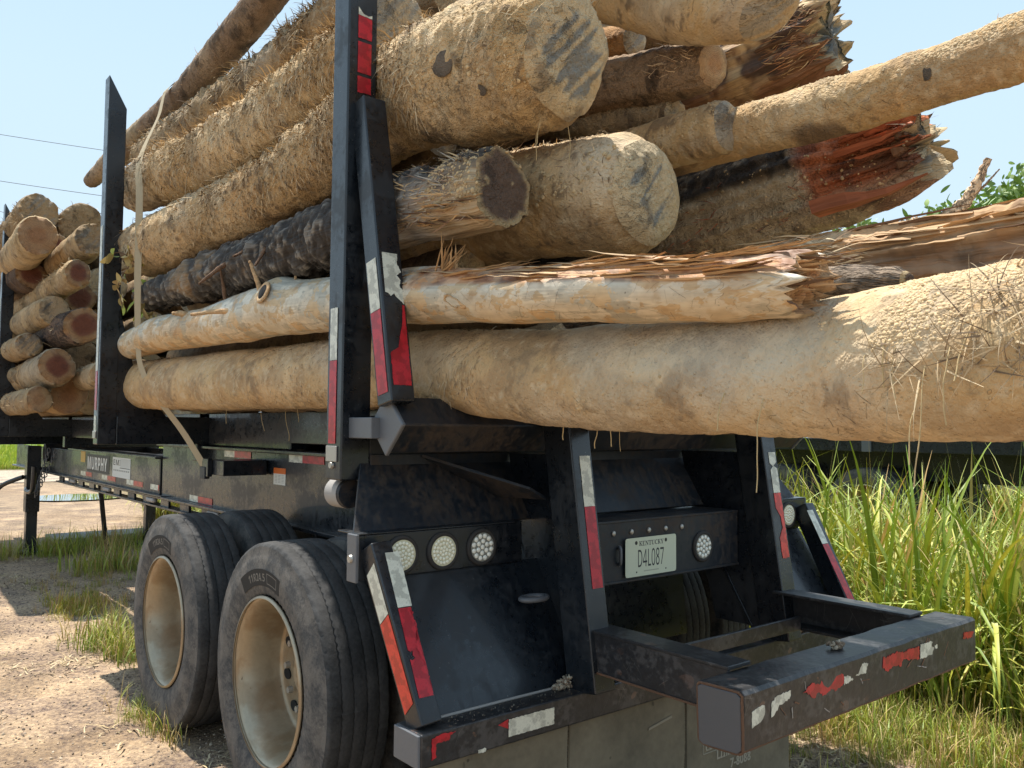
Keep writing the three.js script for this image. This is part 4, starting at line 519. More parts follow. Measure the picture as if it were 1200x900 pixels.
// wheels: dual tyres
function tyreGeo() {
  const pf = [[-0.112, 0.335], [-0.122, 0.343], [-0.128, 0.352], [-0.1285, 0.360], [-0.132, 0.364], [-0.138, 0.395], [-0.142, 0.428], [-0.1415, 0.446], [-0.1395, 0.450], [-0.138, 0.472], [-0.1335, 0.495], [-0.1300, 0.500], [-0.128, 0.520], [-0.1265, 0.534], [-0.122, 0.544], [-0.114, 0.549]];
  const gr = [-0.076, -0.027, 0.027, 0.076], tread = []; for (const x of gr) tread.push([x - 0.0042, 0.552], [x - 0.0028, 0.543], [x + 0.0028, 0.543], [x + 0.0042, 0.552]);
  const prof = [...pf, ...tread, ...pf.map(([x, r]) => [-x, r]).reverse()], N = 240, pos = [], uv = [], idx = []; let acc = 0;
  prof.forEach(([x, r], k) => { if (k) acc += Math.hypot(x - prof[k - 1][0], r - prof[k - 1][1]); for (let i = 0; i <= N; i++) { const a = i / N * 2 * Math.PI, zig = r > 0.54 && Math.abs(x) < 0.1 ? (i % 2 ? 0.0022 : -0.0022) : 0, notch = Math.abs(Math.abs(x) - 0.122) < 0.002 && i % 4 === 0 ? -0.007 : 0; pos.push(x + zig, (r + notch) * Math.sin(a), (r + notch) * Math.cos(a)); uv.push(i / N * 7, acc * 2); } });
  const seg = []; for (let k = 0; k < prof.length - 1; k++) for (let i = 0; i < N; i++) { const a = k * (N + 1) + i, b = a + N + 1; seg.push([k, a, b]); }
  const mk = (f) => { const ix = []; for (const [k, a, b] of seg) if (f(k)) ix.push(a, a + 1, b, b, a + 1, b + 1); const g = new THREE.BufferGeometry(); g.setAttribute('position', new THREE.Float32BufferAttribute(pos, 3)); g.setAttribute('uv', new THREE.Float32BufferAttribute(uv, 2)); g.setIndex(ix); const n = g.toNonIndexed(); const w = mergeVertices(n); w.computeVertexNormals(); return w; };
  const nt = prof.length - 1, a = pf.length - 3; return { side: mk((k) => k < a || k >= nt - a), tread: mk((k) => k >= a && k < nt - a) };
}
const TY = tyreGeo();
MAT.tread = M({ map: rep(T.tread, 1, 1), bumpMap: rep(T.rubberB, 3, 3), bumpScale: 0.001, roughness: 0.85 });
const rimGeo = (() => { const g = new THREE.LatheGeometry([[0.300, -0.135], [0.326, -0.137], [0.336, -0.134], [0.337, -0.126], [0.332, -0.122], [0.326, -0.124], [0.318, -0.112], [0.306, -0.092], [0.296, -0.055], [0.289, -0.02], [0.284, 0.02], [0.281, 0.055], [0.270, 0.070], [0.236, 0.074], [0.16, 0.068], [0.13, 0.060]].slice(1).map((p) => new THREE.Vector2(...p)), 72); g.rotateZ(-Math.PI / 2); const u = g.attributes.uv; for (let i = 0; i < u.count; i++) u.setXY(i, u.getX(i) * 3, u.getY(i) * 0.8); return g; })();
const wordTex = canvasTex(512, 96, (c, w, h) => { c.fillStyle = '#1d1c1b'; c.fillRect(0, 0, w, h); c.fillStyle = '#6f6a63'; c.font = 'bold 62px sans-serif'; c.fillText('11R24.5', 96, 70, 230); c.strokeStyle = '#6f6a63'; c.lineWidth = 5; c.strokeRect(350, 20, 120, 56); });
function wheelAt(x, z, s, outer) {
  const w = new THREE.Group(); w.name = 'wheel'; w.position.set(x, 0.535, z); trailer.add(w); if (s > 0) w.rotation.y = Math.PI;
  part(w, 'tyre', TY.side, MAT.rubber); part(w, 'tread', TY.tread, MAT.tread);
  part(w, 'rim', rimGeo, MAT.rim);
  if (outer) {
    const hb = [cyl([0.12, 0, 0], [0.055, 0, 0], 0.135, 0.13, 32), cyl([0.06, 0, 0], [0.03, 0, 0], 0.085, 0.08, 28)]; part(w, 'hub', mergeGeometries(hb), MAT.rim);
    for (let k = 0; k < 10; k++) { const a = k / 10 * 6.2832 + 0.24, q = new THREE.CylinderGeometry(0.027, 0.027, 0.006, 20); q.rotateZ(Math.PI / 2); q.scale(1, 0.85, 1.15); q.translate(0.068, 0.226 * Math.sin(a), 0.226 * Math.cos(a)); part(w, 'hand_hole', q, MAT.hole); }
    for (let k = 0; k < 10; k++) { const a = k / 10 * 6.2832, q = cyl([0.05, 0.165 * Math.sin(a), 0.165 * Math.cos(a)], [0.03, 0.165 * Math.sin(a), 0.165 * Math.cos(a)], 0.016, 0.014, 6); part(w, 'lug_nut', q, MAT.bolt); }
    for (const [rot, tilt] of [[0.12, 0]]) { // raised size marking on the sidewall
      const n = 24, pos = [], uv = [], ix = []; for (let i = 0; i <= n; i++) { const a = Math.PI / 2 + 0.46 - i / n * 0.92 + rot; for (let e = 0; e < 2; e++) { const r = e ? 0.446 : 0.378, xx = e ? -0.1418 : -0.1355; pos.push(xx, r * Math.sin(a), -r * Math.cos(a) * -1 * 1); uv.push(i / n, e); } } for (let i = 0; i < n; i++) ix.push(i * 2, i * 2 + 1, i * 2 + 2, i * 2 + 2, i * 2 + 1, i * 2 + 3);
      const g = new THREE.BufferGeometry(); g.setAttribute('position', new THREE.Float32BufferAttribute(pos, 3)); g.setAttribute('uv', new THREE.Float32BufferAttribute(uv, 2)); g.setIndex(ix); g.computeVertexNormals(); g.translate(-0.002, 0, 0); part(w, 'sidewall_lettering', g, M({ map: wordTex, roughness: 0.8 }));
    }
  }
  return w;
}
for (const z of [0, -1.328]) { wheelAt(-1.125, z, -1, true); wheelAt(-0.785, z, -1, false); wheelAt(0.785, z, 1, false); wheelAt(1.125, z, 1, true); }
// landing gear
for (const s of [-1, 1]) { const l = tp('landing_leg', mergeGeometries([boxAt(s * 0.69 - 0.075, s * 0.69 + 0.075, 0.50, 1.30, -8.45, -8.29), boxAt(s * 0.69 - 0.06, s * 0.69 + 0.06, 0.03, 0.52, -8.43, -8.31)]), MAT.paint); part(l, 'foot', boxAt(s * 0.69 - 0.15, s * 0.69 + 0.15, 0.002, 0.03, -8.52, -8.22), MAT.rust); }
tp('gear_shaft', mergeGeometries([cyl([-0.69, 1.02, -8.37], [0.69, 1.02, -8.37], 0.02, 0.02, 12), cyl([-0.60, 1.22, -8.2], [0.60, 1.22, -8.2], 0.11, 0.11, 28)]), MAT.rust);
tp('crank_handle', tubeAt([[-0.76, 0.78, -8.30], [-0.80, 0.775, -8.05], [-0.80, 0.78, -7.78], [-0.80, 0.82, -7.68], [-0.80, 0.92, -7.65], [-0.80, 1.08, -7.63]], 0.028, 40, 8), MAT.paint);
tp('crank_handle', tubeAt([[-0.78, 0.92, -8.42], [-0.86, 0.88, -8.52], [-0.95, 0.82, -8.66], [-1.0, 0.76, -8.75]], 0.028, 24, 8), MAT.paint);
const chainRun = (a, b, n, mat, sag) => { const gs = []; for (let k = 0; k < n; k++) { const t = (k + 0.5) / n, g = new THREE.TorusGeometry(0.022, 0.006, 6, 14); g.scale(0.7, 1.2, 1); if (k % 2) g.rotateY(Math.PI / 2); g.translate(lerp(a[0], b[0], t), lerp(a[1], b[1], t) - sag * 4 * t * (1 - t), lerp(a[2], b[2], t)); gs.push(g); } tp('chain', mergeGeometries(gs), mat); };
chainRun([-1.0, 0.74, -8.75], [-1.0, 0.46, -8.73], 9, M({ color: C(0.30, 0.03, 0.04), roughness: 0.5 }), 0); chainRun([-1.03, 0.74, -8.79], [-1.0, 0.44, -8.78], 9, M({ color: C(0.30, 0.03, 0.04), roughness: 0.5 }), 0);
chainRun([-0.66, 1.28, -7.6], [-0.74, 0.74, -7.9], 18, MAT.steelGrey, 0.02); chainRun([-0.60, 1.26, -7.55], [-0.74, 0.72, -7.9], 18, MAT.steelGrey, 0.03);
tp('front_plate', boxAt(-0.98, 0.98, 1.30, 1.44, -10.15, -9.2), MAT.paint); tp('prop_rod', barAt([0.19, 0.02, -8.45], [0.02, 0.94, -8.2], 0.05, 0.06), MAT.rust);
tp('winch_bracket', mergeGeometries([boxAt(-0.83, -0.56, 1.262, 1.352, -1.93, -1.66, 0.004), boxAt(-0.86, -0.83, 1.25, 1.36, -1.94, -1.84, 0.004)]), MAT.paint);

// ---------------------------------------------------------------- the logs of the rear load
const UP0 = -1.4, UP1 = 1.4, LFT = -1.5708;                              // theta 0 is the top of a log; negative theta is its left side
const lowG = makeLog('long thick muddy log lowest on the left side, running past the rear bumper', [[-0.97, 1.842, -2.93, 0.17], [-0.96, 1.813, -1.501, 0.158], [-0.911, 1.8, -0.306, 0.149], [-0.884, 1.782, 0.581, 0.149], [-0.88, 1.739, 1.094, 0.152], [-0.88, 1.714, 1.497, 0.152], [-0.88, 1.702, 1.896, 0.15], [-0.88, 1.703, 2.302, 0.159], [-0.88, 1.711, 2.531, 0.163], [-0.87, 1.737, 3.041, 0.172], [-0.87, 1.758, 3.718, 0.177]], { kind: 'clay', seed: 1, step: 0.009, around: 0.008, lump: 0.11, ecc: 0.03, rough: 0.007, fine: 0.0035, front: 'mud', rear: 'mud', slant: [0.3, 0.1], col: (p, n, o, t, th) => { let c = COL.mud(p, n, { dirt: 0.4 }); const clay = smooth(-0.35, 0.1, n.g + 0.9 * smooth(1.2, 1.6, p.z) - 1.1 * smooth(2.28, 2.36, p.z + 0.1 * n.b) - 0.55 - 0.5 * (1 - Math.cos(th))); return mix3(c, [0.50, 0.47, 0.39], 0.45 * clay); } });
clods(lowG, 15000, 11, { s: [0.70, 0.90], th: [-1.45, 0.4], rad: [0.0008, 0.0048], pow: 2.4, cut: 0.03, col: [0.64, 0.47, 0.27] }); clods(lowG, 1400, 12, { s: [0.0, 1], th: [-2.2, 0.4], rad: [0.002, 0.006], cut: 0.05 });
shreds(lowG, 700, 13, { s: [0.765, 0.845], th: [-1.9, 0.5], len: [0.04, 0.15], w: 0.012, cut: -0.1, yaw: 1.6, tilt: 0.5 }); shreds(lowG, 2200, 14, { s: [0, 0.40], th: [-2.6, 0.5], len: [0.015, 0.06], w: 0.016, cut: -0.2, tilt: 0.3, turn: 1.4, yaw: 0.7 });
roots(lowG, [[0.665, -2.0, 0.22, 1], [0.80, -1.7, 0.24, 2], [0.795, -1.9, 0.17, 3], [0.52, -3.0, 0.05, 4], [0.50, 3.1, 0.06, 5], [0.46, 3.0, 0.05, 6], [0.82, -1.2, 0.13, 7], [0.78, -1.4, 0.12, 8], [0.15, 3.1, 0.12, 9], [0.17, 3.0, 0.17, 10], [0.185, -3.1, 0.07, 11], [0.12, -3.0, 0.08, 12], [0.515, 2.9, 0.07, 13], [0.77, -1.3, 0.11, 14], [0.75, -1.5, 0.09, 15], [0.81, -1.5, 0.16, 16], [0.64, -1.9, 0.10, 17]], MAT.straw, 0.0012);
const whiteF = makeLog('pale smooth-barked log with peeling patches and a torn top, second from the bottom', [[-1.061, 2.086, -2.99, 0.083], [-1.061, 2.114, -2.648, 0.109], [-1.061, 2.13, -2.139, 0.11], [-1.061, 2.102, -1.373, 0.109], [-1.041, 2.104, -0.502, 0.125], [-1.022, 2.08, 0.027, 0.121], [-1.052, 2.032, 0.718, 0.104], [-1.044, 1.961, 1.448, 0.094], [-1.025, 1.933, 1.751, 0.092], [-1.016, 1.909, 1.975, 0.086], [-1.016, 1.8880000000000001, 2.271, 0.084]], { kind: 'peel', seed: 2, step: 0.012, around: 0.010, lump: 0.12, rough: 0.003, fine: 0.0008, front: 'mud', rear: 'wood', capLump: 0.05, capRough: 0.04, ragged: 0.05,
  shape: (t, th, q, n, r) => (t > 0.59 && Math.cos(th + 0.4) > 0.45 ? -0.012 * smooth(0.45, 0.7, Math.cos(th + 0.4)) + 0.012 * fbm(th * 14, q.z * 2.5, 3, 3) : 0) + 0.035 * Math.exp(-Math.pow((q.z + 0.34) / 0.09, 2)) * Math.max(0, Math.cos(th + 0.9)),
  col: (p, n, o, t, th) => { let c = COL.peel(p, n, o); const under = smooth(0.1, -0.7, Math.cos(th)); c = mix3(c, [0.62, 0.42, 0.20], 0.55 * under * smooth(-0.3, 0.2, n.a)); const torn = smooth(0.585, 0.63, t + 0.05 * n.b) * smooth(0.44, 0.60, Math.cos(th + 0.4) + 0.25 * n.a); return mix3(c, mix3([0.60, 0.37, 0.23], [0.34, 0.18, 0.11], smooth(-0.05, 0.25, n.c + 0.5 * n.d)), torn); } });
{ // torn fibres on top of the pale log, the burst of splinters, its broken tip, stubs and a dark hole
  const r = rng(77);
  for (let k = 0; k < 70; k++) { const s = 0.60 + r() * 0.36, th = -1.45 + r() * 1.7, f = whiteF.surf(s, th), L = 0.08 + r() * 0.22, A = f.p.clone().addScaledVector(f.n, -0.004), B = f.p.clone().addScaledVector(f.T, (r() < 0.75 ? 1 : -1) * L).addScaledVector(f.n, 0.004 + 0.018 * r()); part(whiteF.t, 'splinter', splinter(A.toArray(), B.toArray(), 0.012 + 0.022 * r(), 0.006, 700 + k), MAT.splint); }
  for (let k = 0; k < 14; k++) { const f = whiteF.surf(0.628 + 0.012 * r(), -0.65 + 0.5 * r()), d = f.T.clone().multiplyScalar(0.9 * (0.3 + r())).addScaledVector(f.n, 0.5 * r() + 0.15).add(new THREE.Vector3(-0.2 * r(), 0.25 * r(), 0)).normalize(), L = 0.07 + 0.13 * r(); part(whiteF.t, 'splinter', splinter(f.p.clone().addScaledVector(f.n, -0.005).toArray(), f.p.clone().addScaledVector(d, L).toArray(), 0.006 + 0.006 * r(), 0.004, 760 + k), MAT.splint); }
  for (let k = 0; k < 22; k++) { const f = whiteF.surf(0.995, r() * 6.28), q = f.p.clone().sub(whiteF.rings[whiteF.NS].c.clone().sub(whiteF.base)).multiplyScalar(Math.sqrt(r())).add(whiteF.rings[whiteF.NS].c).sub(whiteF.base), L = 0.03 + 0.14 * r() * r(); part(whiteF.t, 'splinter', splinter(q.clone().addScaledVector(f.T, -0.03).toArray(), q.clone().addScaledVector(f.T, L).add(new THREE.Vector3((r() - 0.5) * 0.03, (r() - 0.6) * 0.05, 0)).toArray(), 0.010 + 0.016 * r(), 0.008, 800 + k), r() < 0.3 ? MAT.splintBrown : MAT.splint); }
  stub(whiteF, 0.375, -1.45, [-0.5, -0.02, -0.80], 0.26, 0.016, MAT.splint); stub(whiteF, 0.415, -1.05, [-0.25, 0.9, -0.25], 0.17, 0.015, MAT.splint); stub(whiteF, 0.345, -0.5, [-0.3, 0.8, 0.35], 0.20, 0.013, MAT.splintBrown); stub(whiteF, 0.29, -0.7, [-0.7, 0.15, -0.5], 0.1, 0.022, MAT.splint); stub(whiteF, 0.45, -0.3, [-0.1, 0.9, 0.1], 0.1, 0.008, MAT.splint);
  const f = whiteF.surf(0.435, -1.15), hg = new THREE.SphereGeometry(0.034, 20, 14); hg.scale(1, 1.25, 0.4); hg.applyQuaternion(new THREE.Quaternion().setFromUnitVectors(new THREE.Vector3(0, 0, 1), f.n)); hg.translate(f.p.x, f.p.y, f.p.z); part(whiteF.t, 'knot_hole', hg, MAT.hole);
  const rgm = new THREE.TorusGeometry(0.036, 0.011, 10, 30); rgm.scale(1, 1.25, 0.7); rgm.applyQuaternion(new THREE.Quaternion().setFromUnitVectors(new THREE.Vector3(0, 0, 1), f.n)); rgm.translate(f.p.x, f.p.y, f.p.z); part(whiteF.t, 'knot_ring', rgm, MAT.splint);
  for (const [s, th, w] of [[0.652, -1.95, 0.030]]) { const e = whiteF.surf(s, th), g = new THREE.TorusGeometry(w, 0.0045, 8, 48); g.scale(1.5, 0.55, 0.6); { const p = g.attributes.position; for (let i = 0; i < p.count; i++) { const k = 1 + 0.5 * fbm(p.getX(i) * 60, p.getY(i) * 60, 1, 3); p.setXYZ(i, p.getX(i) * k, p.getY(i) * k, p.getZ(i)); } g.computeVertexNormals(); } g.applyQuaternion(new THREE.Quaternion().setFromUnitVectors(new THREE.Vector3(0, 0, 1), e.n)); g.translate(e.p.x, e.p.y, e.p.z); part(whiteF.t, 'knot_ring', g, MAT.splint); }
}
const darkE = makeLog('log with rough blackish bark and dark brown sawn end, bark stripped near the rear', [[-1.02, 2.42, -2.64, 0.085], [-1.02, 2.395, -1.378, 0.115], [-1.02, 2.375, -0.568, 0.122], [-1.0, 2.381, -0.03, 0.132], [-1.0, 2.368, 0.472, 0.130], [-1.0, 2.344, 0.85, 0.133], [-0.99, 2.324, 1.171, 0.138]], { kind: 'fibre', seed: 3, step: 0.009, around: 0.008, lump: 0.16, rough: 0.004, fine: 0.002, rear: 'dark', front: 'dark', dome: 0.006,
  shape: (t, th, q, n) => { const bare = smooth(0.30, 0.42, q.z + 0.12 * n.b) * smooth(0.75, 0.25, Math.cos(th) + 0.35 * n.a); return lerp(0.030 * n.b + 0.016 * n.c + 0.012, 0.016 * fbm(th * 7, q.z * 2, 4, 3) - 0.004, bare); },
  col: (p, n, o, t, th) => { let c = mix3(mix3([0.045, 0.040, 0.038], [0.125, 0.112, 0.10], smooth(-0.1, 0.4, n.c + 0.5 * n.b)), [0.34, 0.24, 0.14], 0.75 * smooth(0.1, 0.26, n.d) * smooth(0.0, 0.2, n.g + 0.1)); c = mix3(c, [0.30, 0.28, 0.25], 0.7 * smooth(0.22, 0.34, n.c + 0.3 * n.a)); const bare = smooth(0.30, 0.42, p.z + 0.12 * n.b) * smooth(0.75, 0.25, Math.cos(th) + 0.35 * n.a); c = mix3(c, mix3(mix3([0.50, 0.38, 0.24], [0.38, 0.34, 0.30], smooth(-0.1, 0.3, n.g + 0.3 * n.b)), [0.50, 0.26, 0.11], smooth(0.15, 0.4, n.a) * smooth(0.1, -0.5, Math.cos(th))), bare); c = mix3(c, [0.15, 0.10, 0.065], 0.8 * bare * smooth(0.08, 0.24, n.d + 0.4 * n.b)); return c; } });
clods(darkE, 900, 31, { s: [0.86, 1], th: [-2, 0.8], rad: [0.002, 0.008], cut: -0.05 }); shreds(darkE, 420, 32, { s: [0.74, 1], th: [-2.4, 0.4], len: [0.03, 0.12], w: 0.02, yaw: 0.4, tilt: 0.2, cols: [[0.55, 0.36, 0.18], [0.26, 0.16, 0.1], [0.44, 0.36, 0.28]] });
stub(darkE, 0.28, -1.5, [-0.6, -0.55, -0.35], 0.20, 0.014, MAT.splintBrown); stub(darkE, 0.385, -1.2, [-0.5, -0.8, 0.1], 0.15, 0.012, MAT.splintBrown); stub(darkE, 0.33, -1.4, [-0.6, -0.3, 0.3], 0.12, 0.012, MAT.splintBrown);
{ const r = rng(33); for (let k = 0; k < 16; k++) { const s = 0.80 + r() * 0.17, f = darkE.surf(s, -2.5 + 0.7 * r()), L = 0.06 + r() * 0.16; part(darkE.t, 'splinter', splinter(f.p.clone().addScaledVector(f.n, -0.004).toArray(), f.p.clone().addScaledVector(f.T, L).addScaledVector(f.n, 0.016 * r()).add(new THREE.Vector3(0, -0.02 * r(), 0)).toArray(), 0.012 + 0.02 * r(), 0.006, 330 + k), r() < 0.6 ? MAT.splint : MAT.splintBrown); } }
const bigD = makeLog('biggest mud-plastered log beside the rear stake, with a broad grey streaked end face', [[-1.0, 2.769, -2.828, 0.178], [-1.0, 2.718, -1.237, 0.164], [-1.0, 2.712, -0.534, 0.158], [-1.0, 2.749, -0.006, 0.164], [-0.985, 2.80, 0.33, 0.180], [-0.95, 2.825, 0.654, 0.202], [-0.93, 2.80, 0.95, 0.220], [-0.89, 2.735, 1.37, 0.222]], { seed: 4, step: 0.010, around: 0.009, lump: 0.15, rough: 0.010, fine: 0.005, rear: 'grey', capLump: 0.03, capRough: 0.018, dome: 0.035, slant: [0, 0.2], shag: 0.010, round: 0.03, roundLen: 0.09, capRings: 24 });
shreds(bigD, 4200, 41, { s: [0, 0.80], th: [-2.5, 0.7], len: [0.02, 0.09], tilt: 0.45, turn: 1.3, yaw: 0.8, w: 0.022, cut: -0.3 }); shreds(bigD, 900, 44, { s: [0, 0.78], th: [-1.2, 0.6], len: [0.05, 0.14], tilt: 0.6, turn: 1.2, w: 0.03, cut: 0.0 }); shreds(bigD, 700, 42, { s: [0.76, 1], th: [-2.2, 0.6], len: [0.02, 0.07], w: 0.016, tilt: 0.35, cut: 0 }); clods(bigD, 2600, 43, { s: [0.7, 1], th: [-2.4, 0.6], rad: [0.002, 0.009], cut: -0.05 });
roots(bigD, [[0.97, 3.0, 0.10, 1], [0.99, 2.6, 0.14, 2], [0.985, -3.1, 0.09, 3], [0.92, -0.6, 0.05, 4]], MAT.straw, 0.0013);
for (const [s, th, w] of [[0.885, -1.75, 0.045], [0.935, -2.2, 0.02]]) { const e = bigD.surf(s, th), g = new THREE.SphereGeometry(w, 48, 24); g.scale(1.3, 0.95, 0.14); const p = g.attributes.position; for (let i = 0; i < p.count; i++) { const f = 1 + 0.26 * fbm(p.getX(i) * 26, p.getY(i) * 26, 1, 4); p.setXYZ(i, p.getX(i) * f, p.getY(i) * f, p.getZ(i)); } g.computeVertexNormals(); g.applyQuaternion(new THREE.Quaternion().setFromUnitVectors(new THREE.Vector3(0, 0, 1), e.n)); g.translate(e.p.x, e.p.y, e.p.z); part(bigD.t, 'knot', g, MAT.splintKnot ??= M({ color: C(0.19, 0.15, 0.115), roughness: 0.95, map: T.mud, bumpMap: T.mudB, bumpScale: 0.01 })); }
const shagC = makeLog('shaggy mud-caked log between the two stakes, above the other shaggy one', [[-0.98, 3.26, -3.124, 0.150], [-0.98, 3.187, -2.248, 0.168], [-0.98, 3.10, -1.545, 0.176], [-0.98, 3.075, -0.599, 0.168], [-0.96, 3.12, -0.038, 0.160], [-0.95, 3.15, 0.46, 0.155]], { seed: 5, step: 0.009, around: 0.010, lump: 0.15, rough: 0.012, shag: 0.016, front: 'mud', rear: 'mud' });
shreds(shagC, 4600, 51, { th: [-2.4, 0.8], len: [0.02, 0.09], tilt: 0.45, turn: 1.3, yaw: 0.8, w: 0.022, cut: -0.3 }); shreds(shagC, 1400, 52, { th: [-1.2, 0.7], len: [0.05, 0.15], tilt: 0.6, turn: 1.2, w: 0.03, cut: 0.0 }); roots(shagC, [[0.42, -2.0, 0.25, 1], [0.47, -1.2, 0.2, 2], [0.6, -0.6, 0.12, 3]], MAT.shred, 0.0022);
const upTL = makeLog('upper muddy log with a rounded end just behind the rear stake, cut by photo top', [[-0.86, 3.331, 0.70, 0.100], [-0.86, 3.333, 1.0, 0.107], [-0.86, 3.336, 1.7, 0.108]], { seed: 6, step: 0.012, around: 0.010, rough: 0.009, front: 'mud', rear: 'mud' });
shreds(upTL, 250, 61, { th: [-2.4, 0.4], len: [0.015, 0.06], w: 0.015 });
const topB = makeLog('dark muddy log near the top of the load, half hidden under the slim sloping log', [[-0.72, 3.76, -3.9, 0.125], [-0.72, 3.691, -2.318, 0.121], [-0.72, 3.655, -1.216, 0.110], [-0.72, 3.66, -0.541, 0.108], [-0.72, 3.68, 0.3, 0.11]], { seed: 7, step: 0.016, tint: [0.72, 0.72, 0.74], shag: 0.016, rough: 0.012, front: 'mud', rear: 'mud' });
shreds(topB, 2400, 71, { th: [-2.0, 0.9], len: [0.04, 0.14], tilt: 0.6, turn: 1.2 });
const topA = makeLog('slim sloping log lying highest on the load, against the sky, where the strap starts', [[-0.72, 3.985, -5.75, 0.075], [-0.72, 3.99, -4.428, 0.105], [-0.72, 3.988, -2.958, 0.104], [-0.72, 4.047, -2.186, 0.108], [-0.72, 4.129, -1.488, 0.108], [-0.72, 4.26, -0.811, 0.112], [-0.72, 4.45, 0.2, 0.115]], { seed: 8, step: 0.016, kind: 'brown', tint: [1.25, 1.35, 1.45], rough: 0.007, lump: 0.07, front: 'wood', rear: 'wood' });
shreds(topA, 420, 81, { th: [-2.2, 0.9], len: [0.02, 0.08], w: 0.02, tilt: 0.3, cols: [[0.62, 0.40, 0.24], [0.30, 0.2, 0.12]] });
const tanI = makeLog('thick tan log with a clay-smeared end face, right of the log with the dark end', [[-0.62, 2.45, -2.6, 0.19], [-0.62, 2.44, 0.2, 0.200], [-0.60, 2.42, 0.743, 0.210], [-0.575, 2.392, 1.04, 0.210], [-0.55, 2.350, 1.40, 0.207]], { kind: 'clay', seed: 9, step: 0.013, around: 0.011, rear: 'grey', front: 'mud', dome: 0.035, capLump: 0.03, capRough: 0.014, lump: 0.09, capRings: 24, round: 0.03, roundLen: 0.08 });
clods(tanI, 2200, 91, { s: [0.5, 1], th: [-1.8, 1.2], rad: [0.002, 0.010], cut: -0.05 }); shreds(tanI, 700, 92, { s: [0.55, 1], th: [-1.6, 1.2], len: [0.02, 0.06], w: 0.014 });
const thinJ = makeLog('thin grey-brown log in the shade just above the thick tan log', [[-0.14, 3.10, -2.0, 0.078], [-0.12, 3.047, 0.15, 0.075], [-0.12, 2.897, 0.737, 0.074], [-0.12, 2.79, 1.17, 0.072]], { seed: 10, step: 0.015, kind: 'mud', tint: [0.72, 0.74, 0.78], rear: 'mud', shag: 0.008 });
shreds(thinJ, 500, 101, { s: [0.7, 1], th: [-2, 1], len: [0.02, 0.07] }); roots(thinJ, [[0.9, -1, 0.08, 1], [0.96, -0.6, 0.1, 2]], MAT.shred, 0.0014);
const knobK = makeLog('short-looking tan log with a grey-stained round end under the long slim log', [[-0.17, 2.70, -2.2, 0.088], [-0.16, 2.684, 0.878, 0.090], [-0.16, 2.679, 1.196, 0.096], [-0.16, 2.666, 1.445, 0.096]], { kind: 'clay', seed: 11, step: 0.012, rear: 'mud', dome: 0.03, lump: 0.12 });
clods(knobK, 800, 111, { s: [0.35, 1], th: [-1.8, 1.2], rad: [0.002, 0.006] });
const brownM = makeLog('reddish-brown splintery log with a small round sawn end, left of the red broken trunk', [[-0.18, 3.06, -2.0, 0.105], [-0.18, 3.007, 0.745, 0.103], [-0.18, 2.957, 1.083, 0.099], [-0.18, 2.907, 1.395, 0.088]], { seed: 12, kind: 'brown', step: 0.012, rear: 'wood', rough: 0.010, shape: (t, th, q) => 0.012 * fbm(th * 8, q.z * 2, 1, 3) });
shreds(brownM, 300, 121, { s: [0.75, 1], th: [-2, 1], len: [0.02, 0.09], w: 0.014, yaw: 0.5, cols: [[0.62, 0.45, 0.28], [0.3, 0.18, 0.1]] });
const smallN = makeLog('small tan log end tucked between the biggest log and the reddish-brown one', [[-0.10, 3.30, -1.5, 0.085], [-0.10, 3.241, 0.662, 0.084], [-0.10, 3.193, 0.935, 0.079]], { seed: 13, step: 0.014, rear: 'mud', tint: [1, 0.85, 0.75] });
const topO = makeLog('thick smooth tan log along the top edge of the photo, right of the biggest log', [[-0.40, 3.62, -0.9, 0.15], [-0.38, 3.33, 0.946, 0.150], [-0.36, 3.085, 1.401, 0.150], [-0.34, 2.93, 1.74, 0.118]], { kind: 'clay', seed: 14, step: 0.012, rear: 'mud', lump: 0.08, rough: 0.006, dome: 0.05, slant: [0, 0.5] });
const redP = makeLog('reddish-brown stripped trunk with a pale ragged end, against the sky at right', [[0.30, 3.06, -2.2, 0.22], [0.30, 3.06, 0.961, 0.222], [0.30, 3.065, 1.312, 0.205], [0.30, 3.085, 1.60, 0.155]], { seed: 15, kind: 'torn', step: 0.012, rear: 'grey', capLump: 0.06, capRough: 0.03, ragged: 0.12, rough: 0.010, shape: (t, th, q, n) => 0.03 * fbm(th * 5, q.z * 1.2, 2, 4) + 0.012 * fbm(th * 16, q.z * 1.5, 7, 2), col: (p, n, o, t, th) => mix3(mix3([0.27, 0.145, 0.08], [0.48, 0.29, 0.15], smooth(-0.2, 0.3, n.a)), mix3([0.10, 0.065, 0.05], [0.60, 0.44, 0.25], smooth(-0.1, 0.25, n.b)), smooth(-0.05, 0.25, n.g + n.d)) });
{ const r = rng(151); for (let k = 0; k < 30; k++) { const s = 0.70 + r() * 0.27, f = redP.surf(s, -2.4 + r() * 3.2), L = Math.min(0.05 + r() * 0.16, (1 - s) * 0.87 - 0.008); part(redP.t, 'splinter', splinter(f.p.clone().addScaledVector(f.n, -0.006).toArray(), f.p.clone().addScaledVector(f.T, L).addScaledVector(f.n, -0.004 + 0.008 * r()).toArray(), 0.02 + 0.03 * r(), 0.010, 1510 + k), r() < 0.1 ? MAT.splintRed : MAT.splintBrown); } }
shreds(redP, 500, 152, { s: [0.8, 1], th: [-2.4, 1], len: [0.03, 0.10], w: 0.014, yaw: 0.4, cols: [[0.45, 0.22, 0.1], [0.25, 0.12, 0.07], [0.6, 0.42, 0.22]] });
